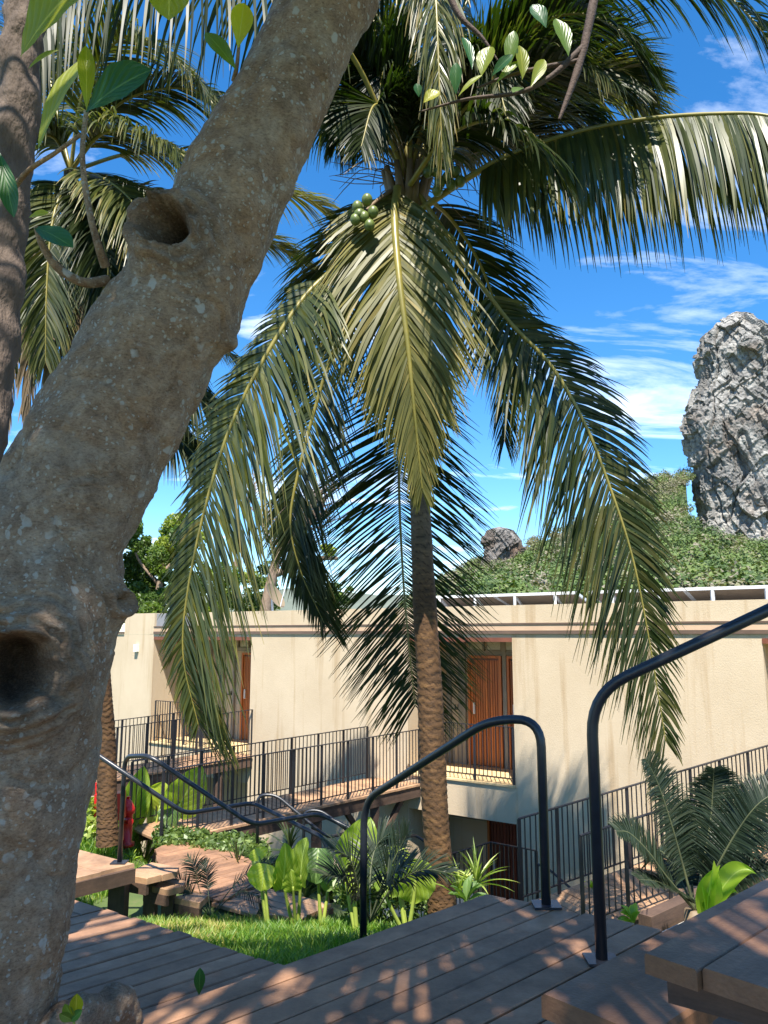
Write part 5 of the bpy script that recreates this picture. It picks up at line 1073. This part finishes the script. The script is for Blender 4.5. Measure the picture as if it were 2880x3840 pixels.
for p_ in ([(430, 1920, Y2), (420, 1870, Y2), (405, 1850, Y2 + .1)], [(495, 1925, Y2), (535, 1885, Y2 - .1), (600, 1852, Y2 - .2)], [(490, 1945, Y2), (525, 1925, Y2 - .1), (562, 1945, Y2 - .15), (563, 1975, Y2 - .15)], [(420, 1940, Y2), (390, 1905, Y2), (345, 1880, Y2)], [(450, 1930, Y2 + .1), (447, 1890, Y2 + .2), (440, 1860, Y2 + .3)]):
    frond(yp2, [gy] + FR(p_), .17, .4, 34, M_cyc, M_cycb, (0, -.5, 1), t0=.4, width=.010, rb=.007, wild=.25)
# groundcover shrubs
M_gc = foliage('groundcover_leaf', [(0.1, (.05, .085, .022)), (0.6, (.11, .17, .04)), (0.95, (.22, .28, .08))], rough=.45, trans=.25)
V = []; Cc = []
for k in range(150):
    x = rb.uniform(350, 560); f = (x - 350) / 210; y = rb.uniform(1796 + 22 * f, 1826 + 46 * f); Y = 11.6 - 1.2 * (y - 1790) / 80; p = at(x, y, Y); leafball(V, Cc, (p.x, p.y, p.z), .17, 60, .045, rb.uniform(.1, .9), .7)
for k in range(40):
    x = rb.uniform(556, 700); p = at(x, rb.uniform(1870, 1925), 9.6); leafball(V, Cc, (p.x, p.y, p.z), .16, 50, .045, rb.uniform(.0, .5), .8)
for k in range(80):
    x = rb.uniform(735, 940); Y = rb.uniform(7.6, 8.4); p = at(x, rb.uniform(1890, 1960), Y); leafball(V, Cc, (p.x, p.y, p.z), .15, 46, .04, rb.uniform(.1, .7), .8)
tag(tri_mesh('groundcover', V, Cc, M_gc), 'leafy green groundcover beside the board path', None, None, 'stuff')
V = []; Cc = []
for k in range(34): x = rb.uniform(165, 215); p = at(x, rb.uniform(1730, 1805), rb.uniform(10.6, 11.4)); leafball(V, Cc, (p.x, p.y, p.z), .15, 55, .05, rb.uniform(.6, 1), .8)
sb = thing('variegated_shrub', at(190, 1810, 10.9), 'pale variegated shrub left of the second palm trunk', 'shrub'); tri_mesh('foliage', V, Cc, M_spk, sb); mb = MB(); mb.tube([at(190, 1815, 10.9), at(190, 1770, 10.9)], .02, 6); mb.build('stem', M_ribd, sb)
rosette('bright leafy plant at the lower landing seen through the ramp railing', Vector((at(1285, 1960, 9.6).x, 9.6, at(1285, 1960, 9.6).z)), 16, .3, .10, M_lime, .3, 1.4, shape='almond')
rosette('small green leafy plant at the deck corner behind the right handrail post', Vector((at(1370, 2000, 5.0).x, 5.0, at(1370, 1995, 5.0).z)), 12, .12, .05, M_ear, .2, 1.2, shape='almond')
mb = MB(); c_ = onz(1380, 1990, -1.95)
# pale kerb along the ramp foot
ks = thing('kerb_beam', S(2480, 3480, 7.4), 'brown timber edging beam with pale gravel strip before the ramp', 'edging'); bar('beam', S(2420, 3475, 7.6), S(2760, 3320, 8.6), .14, .2, M_dark, ks)
gp = [S(2450, 3500, 7.3), S(2900, 3290, 8.5)]; bar('gravel_strip', gp[0] + Vector((0, 0, -.1)), gp[1] + Vector((0, 0, -.1)), .16, .06, M_gravel, ks)

# ------------------------------------------------------------------ hydrant and red cabinet
hy = gnd(272, 1828); hyd = thing('fire_hydrant', hy, 'red fire hydrant half hidden behind the platform handrail post', 'hydrant')
mb = MB(); z_ = hy.z
for (r0_, z0_) in ((.0, 0), (.11, 0), (.11, .05), (.075, .06), (.075, .42), (.10, .44), (.10, .50), (.08, .54), (.05, .60), (.0, .62)):
    for k in range(16): a = k * math.pi / 8; mb.vert((hy.x + r0_ * math.cos(a), hy.y + r0_ * math.sin(a), z_ + z0_))
for i in range(9):
    for k in range(16): mb.face((i * 16 + k, i * 16 + (k + 1) % 16, (i + 1) * 16 + (k + 1) % 16, (i + 1) * 16 + k))
mb.build('barrel', M_red, hyd, smooth=True)
bar('outlet', Vector((hy.x - .02, hy.y - .05, z_ + .36)), Vector((hy.x + .1, hy.y - .16, z_ + .36)), .09, .09, M_red, hyd, 'rod'); bar('cap_nut', Vector((hy.x, hy.y, z_ + .6)), Vector((hy.x, hy.y, z_ + .66)), .04, .04, M_red, hyd, up=(1, 0, 0))
vb = MB(); vc = at(273, 1745, hy.y)
for i in range(7):
    th_ = math.pi * i / 6
    for k in range(14): a = k * math.pi / 7; vb.vert((vc.x + .095 * math.sin(th_) * math.cos(a), vc.y + .095 * math.sin(th_) * math.sin(a), vc.z + .13 * math.cos(th_)))
for i in range(6):
    for k in range(14): vb.face((i * 14 + k, i * 14 + (k + 1) % 14, (i + 1) * 14 + (k + 1) % 14, (i + 1) * 14 + k))
vb.build('valve_head', M_red, hyd, smooth=True); bar('riser_pipe', Vector((vc.x, vc.y, z_ + .6)), Vector((vc.x, vc.y, vc.z)), .06, .06, M_red, hyd, 'rod', up=(1, 0, 0))
cab = thing('hose_cabinet', at(238, 1800, 10.9), 'red fire hose cabinet on posts behind the second palm trunk', 'cabinet')
bar('box', at(238, 1712, 10.95), at(238, 1770, 10.95), pxlen(54, 10.95), .22, M_red, cab, up=(0, 1, 0)); bar('post', at(211, 1690, 10.95), at(211, 1815, 10.95), .05, .05, M_red, cab, up=(0, 1, 0)); bar('post', at(262, 1712, 10.95), at(262, 1815, 10.95), .05, .05, M_red, cab, up=(0, 1, 0))

# ------------------------------------------------------------------ picnic table and bench
ED = (Vector((.82, -.60, 0))).normalized(); TD = Vector((.74, .673, 0)).normalized()
T0 = Vector((.61, 1.97, .75)); tb = thing('picnic_table', T0 + TD * .5 + ED * .4 + Vector((0, 0, -.75)), 'heavy dark timber picnic table with log legs at the right edge', 'table')
w_ = [.135, .16, .15, .15, .15]; o_ = 0
for k, ww in enumerate(w_):
    p = T0 + ED * (o_ + ww / 2) + Vector((0, 0, -.024)); e_ = random.uniform(0, .02) if k else 0
    bar('plank', p - TD * e_, p + TD * 1.9, ww - .006, .048 if k else .046, M_table, tb, 'plank'); o_ += ww
bar('batten', T0 + ED * .004 + TD * .13 + Vector((0, 0, -.09)), T0 + ED * .74 + TD * .13 + Vector((0, 0, -.09)), .07, .085, M_dark, tb); bar('batten', T0 + ED * .02 + TD * 1.7 + Vector((0, 0, -.115)), T0 + ED * .74 + TD * 1.7 + Vector((0, 0, -.115)), .06, .135, M_table, tb)  # front batten's darker timber stands in for shade under the top
def log(p, h, r, parent, name='leg'):
    mb = MB(); n = 22
    for j in range(9):
        for k in range(n): a = 2 * math.pi * k / n; q = Vector((math.cos(a), math.sin(a), 0)); z = h * j / 8; mb.vert(Vector((p.x, p.y, z)) + q * r * (1 + .07 * noise.noise((q.x * 2, q.y * 2, z * 3 + p.x)) - (.05 if j in (0, 8) else 0)))
    for j in range(8):
        for k in range(n): mb.face((j * n + k, j * n + (k + 1) % n, (j + 1) * n + (k + 1) % n, (j + 1) * n + k))
    mb.face(list(range(8 * n, 9 * n))); return mb.build(name, M_logs, parent, smooth=True)
M_logs = simple('debarked_log', (.24, .12, .06), (.13, .065, .035), rough=.6, scale=7, stretch=(1, 1, .3), bump=.3)
for f in (.22, 1.6): log(T0 + TD * f + ED * .27, .63, .085, tb)
bn = thing('picnic_bench', Vector((.7, 2.6, 0)), 'thick slab timber bench beside the picnic table', 'bench')
B0 = Vector((.455, 2.52, .42)); bw = .36; p = B0 + ED * (bw / 2) + Vector((0, 0, -.035)); bar('seat', p, p + TD * 1.75, bw, .07, M_table, bn, 'plank')
for f in (.35, 1.45): log(B0 + TD * f + ED * .18, .35, .10, bn)
bar('cross_beam', B0 + TD * .35 + ED * .02 + Vector((0, 0, -.11)), B0 + TD * .35 + ED * .34 + Vector((0, 0, -.11)), .08, .06, M_table, bn)

# ------------------------------------------------------------------ grass
def inpoly(x, y, poly):
    c = False; n = len(poly)
    for i in range(n):
        x1, y1 = poly[i][0], poly[i][1]; x2, y2 = poly[(i + 1) % n][0], poly[(i + 1) % n][1]
        if (y1 > y) != (y2 > y) and x < (x2 - x1) * (y - y1) / (y2 - y1) + x1: c = not c
    return c
nofill = [[(p.x, p.y) for p in pp], [(p.x, p.y) for p in pl]]
ne = Vector((-D1.y, D1.x, 0)); nf = Vector((-fe.y, fe.x, 0))
V = []; Cc = []; rg = np.random.RandomState(9); cnt = 0
for (x0, x1, y0, y1, n, hs) in ((-2.9, 1.4, 3.9, 8.4, 62000, 1.0), (-5.2, -3.1, 7.0, 12.5, 20000, 1.2), (-4.6, -2.2, 4.9, 8.0, 12000, 1.0)):
    xs_ = rg.uniform(x0, x1, n); ys_ = rg.uniform(y0, y1, n)
    for x, y in zip(xs_, ys_):
        q = Vector((x, y, 0))
        if (q - FE0).dot(nf) < .02: continue
        if (q - A).dot(ne) < .03: continue
        if x > .9 and y < 5: continue
        if any(inpoly(x, y, pg) for pg in nofill): continue
        dn = noise.noise(Vector((x * 1.3, y * 1.3, 0)))
        if rg.rand() < .25 - dn * .7: continue
        z = gz(x, y); h = rg.uniform(.05, .125) * (1 + .5 * dn) * hs; a = rg.uniform(0, 6.28); w = rg.uniform(.003, .0055) * (1.4 if y > 6 else 1); ca, sa = math.cos(a), math.sin(a); b2 = rg.uniform(0, 6.28); le = h * rg.uniform(.2, .9); bx, by = math.cos(b2) * le, math.sin(b2) * le
        p0 = (x - ca * w, y - sa * w, z - .01); p1 = (x + ca * w, y + sa * w, z - .01); m0 = (x + bx * .4 - ca * w * .8, y + by * .4 - sa * w * .8, z + h * .65); m1 = (x + bx * .4 + ca * w * .8, y + by * .4 + sa * w * .8, z + h * .65); tp = (x + bx, y + by, z + h)
        V.append(np.array([p0, p1, m1, p0, m1, m0, m0, m1, tp])); r_ = min(1, max(0, rg.rand() * .75 + .35 * max(0, noise.noise(Vector((x * .9 + 4, y * .9, 2)))) * 2 - .05)); Cc.append(np.tile(np.array([[r_, 0, .5]]), (9, 1)))
M_grass = foliage('lawn_grass', [(0.1, (.06, .14, .012)), (0.45, (.12, .23, .02)), (0.7, (.23, .28, .04)), (0.92, (.40, .33, .11))], rough=.5, trans=.32, tint=(1.0, 1.2, .3))
tag(tri_mesh('lawn_grass', V, Cc, M_grass), 'lush green grass between the decks and the board path', None, None, 'stuff')
